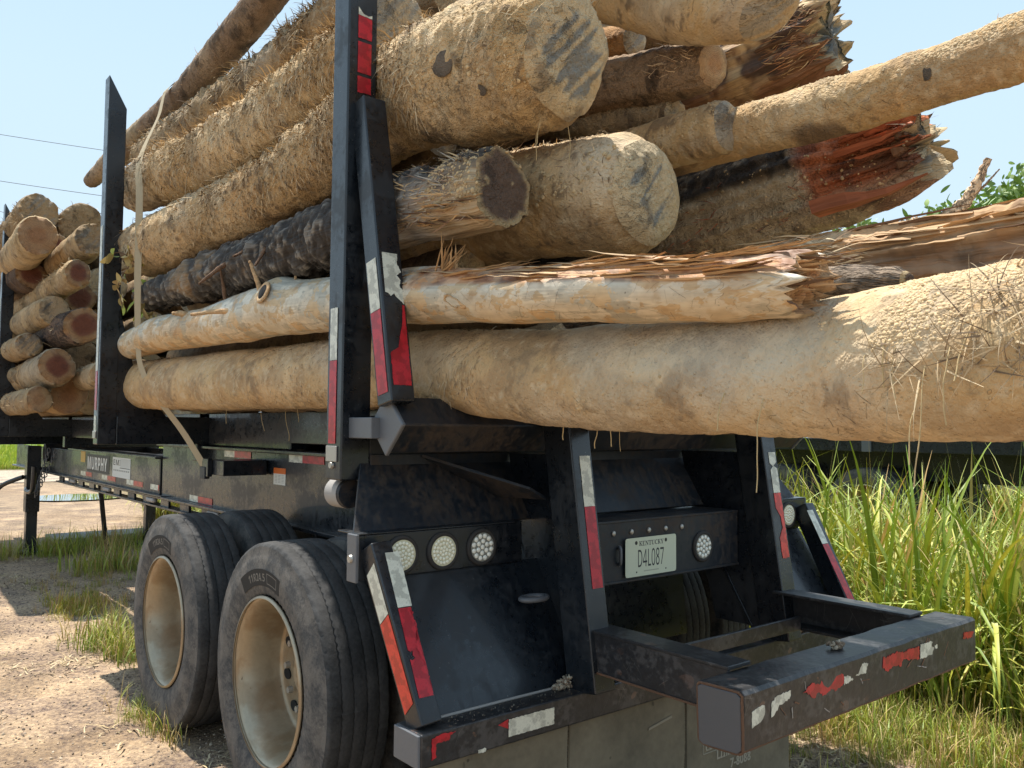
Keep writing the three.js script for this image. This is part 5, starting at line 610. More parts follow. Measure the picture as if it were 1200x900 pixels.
const slimQ = makeLog('long slim sunlit log reaching out to the right photo edge above the dark trunk', [[-0.08, 2.70, -1.8, 0.09], [-0.08, 2.662, 1.414, 0.092], [-0.08, 2.642, 1.884, 0.091], [-0.08, 2.643, 2.157, 0.091], [-0.08, 2.65, 2.39, 0.094], [-0.08, 2.665, 2.9, 0.098], [-0.08, 2.68, 3.5, 0.10]], { kind: 'clay', seed: 16, step: 0.009, around: 0.008, lump: 0.09, rear: 'mud', rough: 0.007, fine: 0.004, col: (p, n, o, t, th) => mix3(COL.mud(p, n, { dirt: 0.5 }), [0.12, 0.075, 0.045], 0.8 * smooth(0.12, 0.3, n.a + 0.3 * smooth(-0.3, -1, Math.cos(th)) - 0.1)) });
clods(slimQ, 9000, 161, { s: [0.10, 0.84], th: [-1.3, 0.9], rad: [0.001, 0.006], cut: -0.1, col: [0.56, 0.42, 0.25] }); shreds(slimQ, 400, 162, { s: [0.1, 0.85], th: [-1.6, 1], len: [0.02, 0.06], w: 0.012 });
{ const e = slimQ.surf(0.50, -1.75), g = new THREE.SphereGeometry(0.016, 30, 16); g.scale(0.8, 1.4, 0.12); { const p = g.attributes.position; for (let i = 0; i < p.count; i++) { const k = 1 + 0.7 * fbm(p.getX(i) * 70, p.getY(i) * 70, 1, 3); p.setXYZ(i, p.getX(i) * k, p.getY(i) * k, p.getZ(i)); } g.computeVertexNormals(); }; g.applyQuaternion(new THREE.Quaternion().setFromUnitVectors(new THREE.Vector3(0, 0, 1), e.n)); g.translate(e.p.x, e.p.y, e.p.z); part(slimQ.t, 'knot', g, MAT.splintKnot); }
const redR = makeLog('massive dark-barked trunk with a bright red broken end at the right of the load', [[0.32, 2.50, -2.2, 0.19], [0.32, 2.502, 0.695, 0.200], [0.32, 2.51, 1.081, 0.200], [0.32, 2.541, 1.525, 0.190], [0.32, 2.556, 1.80, 0.178], [0.32, 2.575, 1.93, 0.160]], { seed: 17, kind: 'mud', step: 0.010, around: 0.009, rear: 'grey', capLump: 0.06, capRough: 0.03, lump: 0.10, rough: 0.012, ragged: 0.10,
  shape: (t, th, q, n) => { const brk = smooth(1.52, 1.66, q.z + 0.12 * n.b) * smooth(-0.5, 0.3, Math.cos(th + 0.75)); return -0.035 * brk * (1 + fbm(th * 12, q.z * 3, 2, 3)) + 0.02 * fbm(th * 6, q.z * 1.5, 9, 3) - 0.04 * smooth(1.70, 1.95, q.z) * (0.5 + fbm(th * 5, 1, 3, 3)); },
  col: (p, n, o, t, th) => { const top = smooth(-0.02, 0.25, Math.cos(th) + 0.3 * n.a); let c = mix3(mix3([0.50, 0.40, 0.27], [0.62, 0.52, 0.37], smooth(-0.2, 0.3, n.a)), [0.20, 0.145, 0.095], 0.7 * smooth(0.22, 0.42, n.b + 0.3 * n.c)); c = mix3(c, mix3(mix3([0.045, 0.04, 0.037], [0.36, 0.32, 0.26], smooth(0.0, 0.3, n.b)), [0.10, 0.08, 0.06], smooth(0, 0.3, n.c)), top); c = mix3(c, [0.05, 0.042, 0.036], 0.85 * smooth(0.95, 0.75, p.z + 0.15 * n.b) * smooth(0.4, -0.1, n.g)); const brk = smooth(1.50, 1.58, p.z + 0.10 * n.b) * smooth(-0.3, 0.25, Math.cos(th + 0.75) + 0.3 * n.a), end = smooth(1.70, 1.80, p.z + 0.10 * n.b); c = mix3(c, mix3([0.48, 0.165, 0.075], [0.26, 0.095, 0.055], smooth(-0.1, 0.3, n.b)), Math.max(brk, end * smooth(-0.2, 0.2, n.g + 0.2))); return mix3(c, [0.10, 0.07, 0.05], end * smooth(0.05, 0.3, n.a)); } });
{ const r = rng(171);
  for (let k = 0; k < 60; k++) { const z = 0.70 + r() * 0.28, f = redR.surf(z, -1.7 + r() * 1.5), L = Math.min(0.05 + r() * 0.20, (z > 0.8 ? (1 - z) * 0.65 : 0.13 + (0.8 - z) * 1.37) - 0.006); part(redR.t, 'splinter', splinter(f.p.clone().addScaledVector(f.n, -0.008).toArray(), f.p.clone().addScaledVector(f.T, L).addScaledVector(f.n, 0.006 * r()).toArray(), 0.018 + 0.035 * r(), 0.014, 1710 + k), r() < 0.6 ? MAT.splintRed : MAT.splintBrown); }
  { const f = redR.surf(0.70, -1.35); part(redR.t, 'splinter', splinter(f.p.clone().addScaledVector(f.n, -0.002).toArray(), f.p.clone().addScaledVector(f.T, 0.27).addScaledVector(f.n, 0.02).toArray(), 0.035, 0.03, 1790), MAT.splintRed, 'long flat bright red splinter'); }
  for (let k = 0; k < 26; k++) { const R = redR.rings[redR.NS], an = r() * 6.28, rr = Math.sqrt(r()) * 0.14, q = R.c.clone().addScaledVector(R.B, rr * Math.cos(an)).addScaledVector(R.N, rr * Math.sin(an)).sub(redR.base), L = -0.01 + 0.035 * r(); part(redR.t, 'splinter', splinter(q.clone().addScaledVector(R.T, -0.05).toArray(), q.clone().addScaledVector(R.T, L).add(new THREE.Vector3((r() - 0.5) * 0.02, (r() - 0.5) * 0.02, 0)).toArray(), 0.03 + 0.03 * r(), 0.025, 1800 + k), r() < 0.25 ? MAT.splintRed : MAT.splintBrown); }
  part(redR.t, 'splinter', splinter([0.12 - redR.base.x, 2.375 - redR.base.y, 1.62 - redR.base.z], [0.16 - redR.base.x, 2.405 - redR.base.y, 2.02 - redR.base.z], 0.09, 0.05, 1899), MAT.splintRed); }
shreds(redR, 1100, 172, { s: [0.2, 0.97], th: [-2.6, 1.0], len: [0.02, 0.09], w: 0.014, yaw: 0.5, cols: [[0.12, 0.09, 0.07], [0.34, 0.27, 0.18], [0.45, 0.14, 0.06]] }); clods(redR, 900, 173, { s: [0.2, 0.95], th: [-3, -0.8], rad: [0.002, 0.007] });
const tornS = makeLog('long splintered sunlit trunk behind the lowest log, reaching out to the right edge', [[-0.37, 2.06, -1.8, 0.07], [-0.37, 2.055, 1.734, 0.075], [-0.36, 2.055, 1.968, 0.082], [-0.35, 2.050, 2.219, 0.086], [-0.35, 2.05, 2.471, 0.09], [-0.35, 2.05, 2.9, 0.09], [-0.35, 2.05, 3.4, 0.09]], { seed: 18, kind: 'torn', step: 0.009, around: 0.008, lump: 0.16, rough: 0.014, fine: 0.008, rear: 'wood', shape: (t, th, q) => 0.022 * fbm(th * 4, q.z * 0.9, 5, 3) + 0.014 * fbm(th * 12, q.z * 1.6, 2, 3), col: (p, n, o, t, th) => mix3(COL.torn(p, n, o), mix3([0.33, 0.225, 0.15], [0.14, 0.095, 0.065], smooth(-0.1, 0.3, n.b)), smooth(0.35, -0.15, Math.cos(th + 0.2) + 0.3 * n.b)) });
{ const r = rng(181); for (let k = 0; k < 64; k++) { const s = 0.24 + r() * 0.55, f = tornS.surf(s, -1.6 + r() * 2.0), L = 0.10 + r() * 0.35, d = r() < 0.7 ? 1 : -1; part(tornS.t, 'splinter', splinter(f.p.clone().addScaledVector(f.n, -0.004).toArray(), f.p.clone().addScaledVector(f.T, d * L).addScaledVector(f.n, 0.006 + 0.012 * r()).toArray(), 0.014 + 0.022 * r(), 0.008, 1820 + k), r() < 0.75 ? MAT.splint : MAT.splintBrown); } }
shreds(tornS, 900, 185, { s: [0.2, 0.85], th: [-2.2, 0.6], len: [0.04, 0.16], w: 0.016, yaw: 0.35, tilt: 0.25, cols: [[0.62, 0.44, 0.26], [0.36, 0.23, 0.14], [0.2, 0.13, 0.09], [0.7, 0.54, 0.34]] });
const ridgeU = makeLog('low dark knobbly log showing in the gap above the lowest log near its rear', [[-0.62, 1.95, 0.6, 0.05], [-0.62, 1.945, 1.798, 0.046], [-0.62, 1.95, 2.069, 0.050], [-0.62, 1.925, 2.298, 0.040]], { seed: 19, kind: 'bark', step: 0.010, around: 0.009, lump: 0.3, rough: 0.014, rear: 'dark', tint: [2.6, 2.3, 2.0] });
const underV = makeLog('brown log glimpsed under the lowest log at the right edge of the photo', [[-0.52, 1.60, 0.9, 0.045], [-0.52, 1.583, 2.215, 0.045], [-0.52, 1.583, 2.6, 0.048], [-0.52, 1.59, 3.2, 0.05]], { seed: 20, kind: 'brown', step: 0.014, rear: 'wood', front: 'wood' });
const pinkW = makeLog('small pinkish peeled log end lying on the lowest log at the right', [[-0.60, 1.905, 2.43, 0.018], [-0.60, 1.912, 2.50, 0.024], [-0.60, 1.915, 2.75, 0.026]], { seed: 21, kind: 'torn', step: 0.008, around: 0.006, front: 'red', rear: 'wood', rough: 0.003, fine: 0.002, col: (p, n) => mix3([0.50, 0.27, 0.16], [0.40, 0.20, 0.12], smooth(-0.2, 0.3, n.a)) });
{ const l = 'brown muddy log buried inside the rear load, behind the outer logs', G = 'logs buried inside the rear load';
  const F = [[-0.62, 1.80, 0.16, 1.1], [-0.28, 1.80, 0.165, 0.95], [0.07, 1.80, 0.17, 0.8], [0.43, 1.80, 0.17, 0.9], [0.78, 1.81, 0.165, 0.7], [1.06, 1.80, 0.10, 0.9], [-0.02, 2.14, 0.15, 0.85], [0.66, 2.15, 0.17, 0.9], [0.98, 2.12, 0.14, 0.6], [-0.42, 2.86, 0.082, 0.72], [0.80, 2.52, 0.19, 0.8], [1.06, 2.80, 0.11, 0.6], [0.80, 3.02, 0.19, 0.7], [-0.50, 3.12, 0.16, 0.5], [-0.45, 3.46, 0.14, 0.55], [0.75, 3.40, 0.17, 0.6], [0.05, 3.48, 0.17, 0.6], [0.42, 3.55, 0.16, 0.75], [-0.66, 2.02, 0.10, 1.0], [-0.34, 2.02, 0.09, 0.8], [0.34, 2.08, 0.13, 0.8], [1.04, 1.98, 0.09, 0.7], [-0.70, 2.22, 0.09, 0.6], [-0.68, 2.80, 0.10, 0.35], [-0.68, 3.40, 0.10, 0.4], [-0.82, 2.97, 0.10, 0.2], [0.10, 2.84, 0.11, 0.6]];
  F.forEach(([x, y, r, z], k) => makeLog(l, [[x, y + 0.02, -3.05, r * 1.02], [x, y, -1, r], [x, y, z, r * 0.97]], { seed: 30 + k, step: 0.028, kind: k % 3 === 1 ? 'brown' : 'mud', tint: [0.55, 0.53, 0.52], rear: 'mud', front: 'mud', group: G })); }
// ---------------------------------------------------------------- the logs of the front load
{
  const Fr = [
    ['thick brown log end topmost in the front load, with a frayed edge', -1.089, 3.705, -6.2, 0.185, 'mud', 'mud', [0.7, 0.66, 0.62]],
    ['pale sawn log end below the topmost one in the front load', -1.215, 3.32, -5.5, 0.175, 'wood', 'mud', [1, 1, 1]],
    ['big brown log end beside the far stake high in the front load', -0.67, 3.69, -6.4, 0.215, 'mud', 'mud', [0.55, 0.5, 0.48]],
    ['ragged tan log half hidden by the far stake, high in the front load', -0.855, 3.256, -5.0, 0.155, 'mud', 'mud', [0.9, 0.9, 0.9]],
    ['reddish-brown log end between the pale sawn end and the far stake', -0.90, 3.385, -6.3, 0.148, 'red', 'brown', [1, 1, 1]],
    ['dark red-brown log end at the left of the front load', -1.10, 3.09, -6.4, 0.160, 'red', 'brown', [0.6, 0.55, 0.55]],
    ['long muddy log with a reddish end slanting up towards the far stake', -0.96, 2.93, -5.0, 0.128, 'red', 'mud', [1, 1, 1]],
    ['muddy log with a knot and weathered grey end in the middle of the front load', -1.05, 2.632, -5.5, 0.145, 'grey', 'mud', [0.95, 0.95, 0.95]],
    ['reddish log end under the slanting log beside the far stake', -0.66, 2.88, -6.3, 0.148, 'red', 'mud', [0.7, 0.7, 0.7]],
    ['rough dark-barked log with reddish broken end beside the far stake', -0.90, 2.47, -5.05, 0.175, 'red', 'bark', [1.6, 1.2, 1]],
    ['slender tan log left of the rough dark-barked one', -1.20, 2.319, -5.8, 0.118, 'mud', 'mud', [0.9, 0.9, 0.9]],
    ['log with a dark red heart and pale rim, lowest but one in the front load', -1.06, 2.085, -5.2, 0.165, 'red', 'mud', [0.9, 0.9, 0.9]],
    ['round tan log end at the very bottom of the front load', -1.18, 1.785, -5.3, 0.118, 'wood', 'mud', [0.85, 0.85, 0.85]],
    ['golden-brown log end at the bottom of the front load beside the far stake', -0.88, 1.845, -5.6, 0.175, 'wood', 'mud', [0.8, 0.72, 0.6]],
    ['pale log end cut off by the far stake low in the front load', -0.74, 2.02, -4.9, 0.12, 'wood', 'mud', [1.15, 1.1, 1]],
    ['grey-brown log between the red-hearted log and the rough dark one', -0.64, 2.292, -6.3, 0.17, 'mud', 'mud', [0.7, 0.7, 0.7]],
    ['shaded log at the left edge of the front load behind the slender tan one', -1.10, 2.05, -6.5, 0.10, 'mud', 'mud', [0.7, 0.7, 0.7]],
  ];
  Fr.forEach(([l, x, y, z, r, end, kind, tint], k) => { const sl = (k * 37 % 11 - 5) * 0.03, sx = (k * 53 % 9 - 4) * 0.03, L = makeLog(l, [[x + 0.08 + sx, y + sl, -10.1, r * 0.9], [x + 0.03 + sx * 0.5, y + sl * 0.5, -8, r * 0.97], [x, y, z, r]], { seed: 60 + k, step: 0.022, around: 0.016, kind, tint: tint.map((v) => v * 0.86), rear: end, front: 'mud', capTint: [0.70, 0.63, 0.58], ragged: 0.04, slant: [(k * 29 % 7 - 3) * 0.06, (k * 17 % 7 - 3) * 0.05], lump: 0.14, rough: 0.012, shape: end === 'red' ? (t, th, q, n) => 0.05 * r * fbm(th * 2, k, 1, 2) : undefined }); if (k % 2 === 0 || k === 9) shreds(L, 260, 600 + k, { s: [0.6, 1], th: [-2, 2], len: [0.03, 0.12], tilt: 0.6, w: 0.03 }); });
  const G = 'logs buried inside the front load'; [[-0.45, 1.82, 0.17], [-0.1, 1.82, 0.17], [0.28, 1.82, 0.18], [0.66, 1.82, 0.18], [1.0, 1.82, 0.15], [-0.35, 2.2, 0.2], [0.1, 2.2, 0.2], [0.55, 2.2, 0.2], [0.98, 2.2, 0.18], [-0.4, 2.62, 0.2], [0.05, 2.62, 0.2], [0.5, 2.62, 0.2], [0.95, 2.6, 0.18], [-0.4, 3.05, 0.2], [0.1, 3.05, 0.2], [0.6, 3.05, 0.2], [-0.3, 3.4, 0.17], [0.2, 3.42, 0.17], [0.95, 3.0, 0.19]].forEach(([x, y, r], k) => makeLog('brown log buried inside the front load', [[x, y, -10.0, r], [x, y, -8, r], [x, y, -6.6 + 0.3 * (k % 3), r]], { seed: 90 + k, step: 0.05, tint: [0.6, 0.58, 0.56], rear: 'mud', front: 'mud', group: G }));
}

// ---------------------------------------------------------------- strap, vine, broken branch, loose bits
{
  const q = [[0.2, 4.05, -2.75], [-0.45, 4.10, -2.86], [-0.72, 4.105, -2.93], [-0.83, 4.02, -2.95], [-0.95, 3.72, -2.75], [-1.145, 3.28, -2.45], [-1.162, 3.05, -2.36], [-1.168, 2.69, -2.32], [-1.165, 2.473, -2.325], [-1.142, 2.10, -2.352], [-1.135, 1.95, -2.32], [-1.09, 1.78, -2.20], [-0.94, 1.52, -2.06], [-0.845, 1.30, -1.92]].map((p) => new THREE.Vector3(...p)), cv = new THREE.CatmullRomCurve3(q, false, 'centripetal'), n = 160, pos = [], uv = [], ix = [], W = 0.028;
  for (let i = 0; i <= n; i++) { const t = i / n, p = cv.getPoint(t), T0 = cv.getTangent(t), out = new THREE.Vector3(-1, t < 0.25 ? 1.2 : 0.1, 0.35).normalize(), sd = T0.clone().cross(out).normalize().applyAxisAngle(T0, 0.25 * Math.sin(t * 9)); for (const e of [-1, 1]) for (const h of [0, 1]) { const o = sd.clone().cross(T0).multiplyScalar(h * 0.0025 * (1)); pos.push(p.x + sd.x * W * e + o.x, p.y + sd.y * W * e + o.y, p.z + sd.z * W * e + o.z); uv.push(e * 0.5 + 0.5, t * 8); } }
  for (let i = 0; i < n; i++) { const a = i * 4, b = a + 4; for (const [x, y] of [[0, 2], [1, 0], [3, 1], [2, 3]]) ix.push(a + x, b + x, a + y, a + y, b + x, b + y); }
  const g = new THREE.BufferGeometry(); g.setAttribute('position', new THREE.Float32BufferAttribute(pos, 3)); g.setAttribute('uv', new THREE.Float32BufferAttribute(uv, 2)); g.setIndex(ix); const ng = g.toNonIndexed(); ng.computeVertexNormals();
  const t = thing('tie_strap', 'frayed tan webbing strap pulled tight over the logs beside the far stake', 'strap'); part(t, 'webbing', ng, MAT.strap); part(t, 'flat_hook', boxAt(-0.866, -0.832, 1.235, 1.31, -1.965, -1.875, 0.006), MAT.rust);
}
const leafGeo = (L, W) => { const s = new THREE.Shape(); s.moveTo(0, 0); s.bezierCurveTo(W, L * 0.25, W * 0.9, L * 0.7, 0, L); s.bezierCurveTo(-W * 0.9, L * 0.7, -W, L * 0.25, 0, 0); const g = new THREE.ShapeGeometry(s, 5), p = g.attributes.position; for (let i = 0; i < p.count; i++) p.setZ(i, -0.25 * Math.abs(p.getX(i)) + 0.15 * p.getY(i) * p.getY(i) / L); g.computeVertexNormals(); return g; };
MAT.vineLeaf = [[0.52, 0.50, 0.09], [0.34, 0.44, 0.06], [0.55, 0.42, 0.16], [0.46, 0.33, 0.14]].map((c) => new THREE.MeshPhysicalMaterial({ color: C(...c), roughness: 0.7, transmission: 0.3, thickness: 0, side: THREE.DoubleSide }));
{
  const t = thing('vine_sprig', 'wilting vine sprig with yellow-green leaves caught between the far stake and the strap', 'vine'), r = rng(31), st = [[[-1.30, 2.63, -2.69], [-1.22, 2.70, -2.62], [-1.14, 2.62, -2.5], [-1.10, 2.45, -2.48], [-1.10, 2.26, -2.5]], [[-1.20, 2.68, -2.6], [-1.12, 2.66, -2.5], [-1.08, 2.60, -2.4]], [[-1.15, 2.42, -2.5], [-1.10, 2.30, -2.44], [-1.07, 2.2, -2.3]], [[-1.17, 2.6, -2.52], [-1.22, 2.48, -2.56], [-1.2, 2.32, -2.52]]];
  st.forEach((p, i) => { const cv = new THREE.CatmullRomCurve3(p.map((q) => new THREE.Vector3(...q))); part(t, 'stem', new THREE.TubeGeometry(cv, 24, 0.0035, 6), MAT.splintBrown); for (let k = 0; k < 15; k++) { const q = cv.getPoint(0.1 + 0.9 * r()), g = leafGeo(0.05 + 0.065 * r(), 0.018 + 0.024 * r()), m = part(t, 'leaf', g, MAT.vineLeaf[Math.floor(r() * 4)]); m.position.copy(q); m.rotation.set(r() * 6, r() * 6, r() * 6); } });
}
{
  const t = thing('broken_branch', 'dark broken branch sticking up against the sky at the right, below the red broken trunk', 'branch');
  const mk = (pts, r0, r1) => { const cv = new THREE.CatmullRomCurve3(pts.map((p) => new THREE.Vector3(...p))), g = new THREE.TubeGeometry(cv, 40, 1, 9), p = g.attributes.position; for (let i = 0; i < p.count; i++) { const k = Math.floor(i / 10) / 40, c = cv.getPoint(k), q = new THREE.Vector3().fromBufferAttribute(p, i).sub(c).multiplyScalar(lerp(r0, r1, k) * (1 + 0.6 * fbm(i * 0.7, k * 12, 1, 2))); q.add(c); p.setXYZ(i, q.x, q.y, q.z); } g.computeVertexNormals(); return g; };
  const bm = M({ map: T.bark, bumpMap: T.barkB, bumpScale: 0.006, color: C(0.95, 0.70, 0.48), roughness: 0.95 });
  part(t, 'limb', mk([[0.0, 2.05, 2.02], [0.0, 2.20, 2.12], [0.02, 2.28, 2.20], [0.02, 2.385, 2.255]], 0.034, 0.010), bm); part(t, 'twig', mk([[0.01, 2.25, 2.17], [0.03, 2.30, 2.23], [0.02, 2.345, 2.285]], 0.006, 0.002), bm); part(t, 'limb', mk([[-0.05, 2.13, 1.86], [0.0, 2.21, 1.98], [0.03, 2.24, 2.04]], 0.03, 0.012), bm); part(t, 'twig', mk([[-0.1, 2.12, 1.90], [-0.05, 2.16, 1.98], [0, 2.17, 2.08]], 0.012, 0.004), bm);
}
{ // dirt and bark crumbs lying on the wing ledge and on the bumper
  const r = rng(55), crumbs = (n, f, name, label, nn) => { const L = [[], [], []]; for (let i = 0; i < n; i++) { const [x, y, z, s] = f(r); L[i % 3].push({ m: new THREE.Matrix4().compose(new THREE.Vector3(x, y, z), new THREE.Quaternion().setFromEuler(new THREE.Euler(r() * 6, r() * 6, r() * 6)), new THREE.Vector3(s, s * 0.8, s * (0.8 + r()))), c: C(...[[0.30, 0.24, 0.17], [0.42, 0.36, 0.27], [0.18, 0.13, 0.09]][Math.floor(r() * 3)]) }); } const g = thing(name, label, 'dirt'); g.userData.kind = 'stuff'; L.forEach((l, k) => { const m = inst(g, 'crumb', CLOD[k], MAT.clodW, l); }); };
  crumbs(420, (r) => { const a = r() * r(), x = -0.69 + 0.17 * r(); const h = 0.045 * (1 - Math.abs((x + 0.61) / 0.1)); return [x, 0.666 + Math.max(0, h) * r(), 1.095 + 0.03 * r(), 0.003 + 0.005 * r()]; }, 'dirt_pile', 'little heap of dry dirt and bark crumbs on the ledge beside the left post');
  crumbs(260, (r) => [-1.18 + 0.6 * r(), 0.664, 1.10 + 0.075 * r(), 0.0006 + 0.0022 * r() * r() * r()], 'dirt_film', 'scattered dry crumbs of dirt along the ledge of the left wing');
  crumbs(160, (r) => [0.62 + 0.22 * r(), 0.67 + 0.05 * r(), 1.10 + 0.09 * r(), 0.006 + 0.014 * r()], 'dirt_clump', 'brown clumps of mud at the foot of the right wing');
  crumbs(40, (r) => [-0.135 + 0.05 * r(), 0.862 + 0.014 * r(), 1.80 + 0.03 * r(), 0.004 + 0.006 * r()], 'dirt_clump', 'small mud clod lying on top of the step bumper');
}
{ const b = boxAt(-0.30, 1.12, 0.01, 0.075, -9.6, -8.95, 0.008); single('ground_board', 'weathered grey board lying in the grass beside the landing gear', 'board', b, M({ map: T.fibre, bumpMap: T.fibreB, bumpScale: 0.003, color: C(0.42, 0.41, 0.40), roughness: 0.9 })); }

// ---------------------------------------------------------------- parked trailer in the grass
{
  const t = thing('parked_trailer', 'dark trailer with red marker lights standing in the tall grass at the right', 'trailer', null, [9.05, 0, -2.25]);
  const px = (n, g, m) => part(t, n, g, m);
  px('frame_rail', boxAt(-0.62, -0.44, 0.92, 1.30, -7, 2.0, 0.01), MAT.paint); px('frame_rail', boxAt(0.44, 0.62, 0.92, 1.30, -7, 2.0, 0.01), MAT.paint); px('deck', boxAt(-1.28, 1.28, 1.30, 1.47, -7, 2.1, 0.01), MAT.paint); px('rear_bar', boxAt(-1.28, 1.28, 1.12, 1.32, 2.0, 2.12, 0.01), MAT.paint);
  for (const x of [-1.1, -0.80, 0.8, 1.1]) px('marker_light', boxAt(x - 0.09, x + 0.09, 1.37, 1.44, 2.1, 2.13, 0.008), MAT.tapeR);
  for (const z of [0, -1.3]) { for (const x of [-1.12, -0.78, 0.78, 1.12]) { const w = new THREE.Group(); w.name = 'wheel'; w.position.set(x, 0.54, z); if (x > 0) w.rotation.y = Math.PI; t.add(w); part(w, 'tyre', TY.side, MAT.rubber); part(w, 'tread', TY.tread, MAT.tread); part(w, 'rim', rimGeo, MAT.rim); } px('axle', cyl([-1, 0.54, z], [1, 0.54, z], 0.06, 0.06, 12), MAT.paint); }
  for (let z = -6; z < 2; z += 2) px('stake_pocket', boxAt(-1.31, -1.28, 1.30, 1.46, z, z + 0.12, 0.004), MAT.steelGrey);
}
// ---------------------------------------------------------------- grass
const bladeMat = new THREE.MeshPhysicalMaterial({ color: C(1, 1, 1), roughness: 0.55, transmission: 0.35, thickness: 0, vertexColors: true, side: THREE.DoubleSide });
function clumpGeo(seed, n, h0, h1, w, spread, droop, dry = 0.1) {
  const r = rng(seed), pos = [], col = [], idx = [];
  for (let b = 0; b < n; b++) {
    const az = r() * 6.2832, L = lerp(h0, h1, r()), wd = w * (0.6 + 0.8 * r()), lean = 0.08 + 0.4 * r() * droop, S = 8, x0 = (r() - 0.5) * spread, z0 = (r() - 0.5) * spread, tw = (r() - 0.5) * 1.2, dx = Math.cos(az), dz = Math.sin(az), base = pos.length / 3, d = r() < dry;
    const c0 = d ? [0.46, 0.36, 0.16] : mix3([0.15, 0.24, 0.022], [0.40, 0.44, 0.06], r()); let x = x0, y = 0, z = z0, an = lean * 0.35; const curl = lean * (0.9 + 2.4 * droop * r()) / S * 1.6;
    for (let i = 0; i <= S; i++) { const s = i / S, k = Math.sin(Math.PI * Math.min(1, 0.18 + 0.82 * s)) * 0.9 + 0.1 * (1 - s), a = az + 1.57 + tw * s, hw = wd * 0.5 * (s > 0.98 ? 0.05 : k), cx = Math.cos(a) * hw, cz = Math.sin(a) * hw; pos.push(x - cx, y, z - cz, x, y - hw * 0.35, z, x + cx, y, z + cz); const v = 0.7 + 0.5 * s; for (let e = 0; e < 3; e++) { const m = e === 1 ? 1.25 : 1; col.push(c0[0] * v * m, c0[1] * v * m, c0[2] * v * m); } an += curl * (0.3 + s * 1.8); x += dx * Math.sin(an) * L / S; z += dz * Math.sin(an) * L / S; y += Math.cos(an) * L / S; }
    for (let i = 0; i < S; i++) { const a = base + i * 3; for (const e of [0, 1]) idx.push(a + e, a + e + 3, a + e + 1, a + e + 1, a + e + 3, a + e + 4); }
  }
  const g = new THREE.BufferGeometry(); g.setAttribute('position', new THREE.Float32BufferAttribute(pos, 3)); g.setAttribute('color', new THREE.Float32BufferAttribute(col, 3)); g.setIndex(idx); g.computeVertexNormals(); return g;
}
function field(name, geos, spots) { const L = geos.map(() => []); spots.forEach(([x, z, s, rot, c], i) => L[i % geos.length].push({ m: new THREE.Matrix4().compose(new THREE.Vector3(x, gh(x, z) - 0.01, z), new THREE.Quaternion().setFromEuler(new THREE.Euler(0, rot, 0)), new THREE.Vector3(s, s, s)), c })); L.forEach((l, k) => { if (!l.length) return; const m = inst(null, name, geos[k], bladeMat, l); m.name = numbered(name); m.userData.category = 'grass'; m.userData.label = field.labels[name]; m.userData.group = field.labels[name] + ' growing together'; }); }
field.labels = { tall_grass: 'tall bright green grass at the right of the trailer', low_grass: 'short green tufts and dry grass on the ground under and beside the trailer', lawn_grass: 'short lawn grass beyond the pale road' };
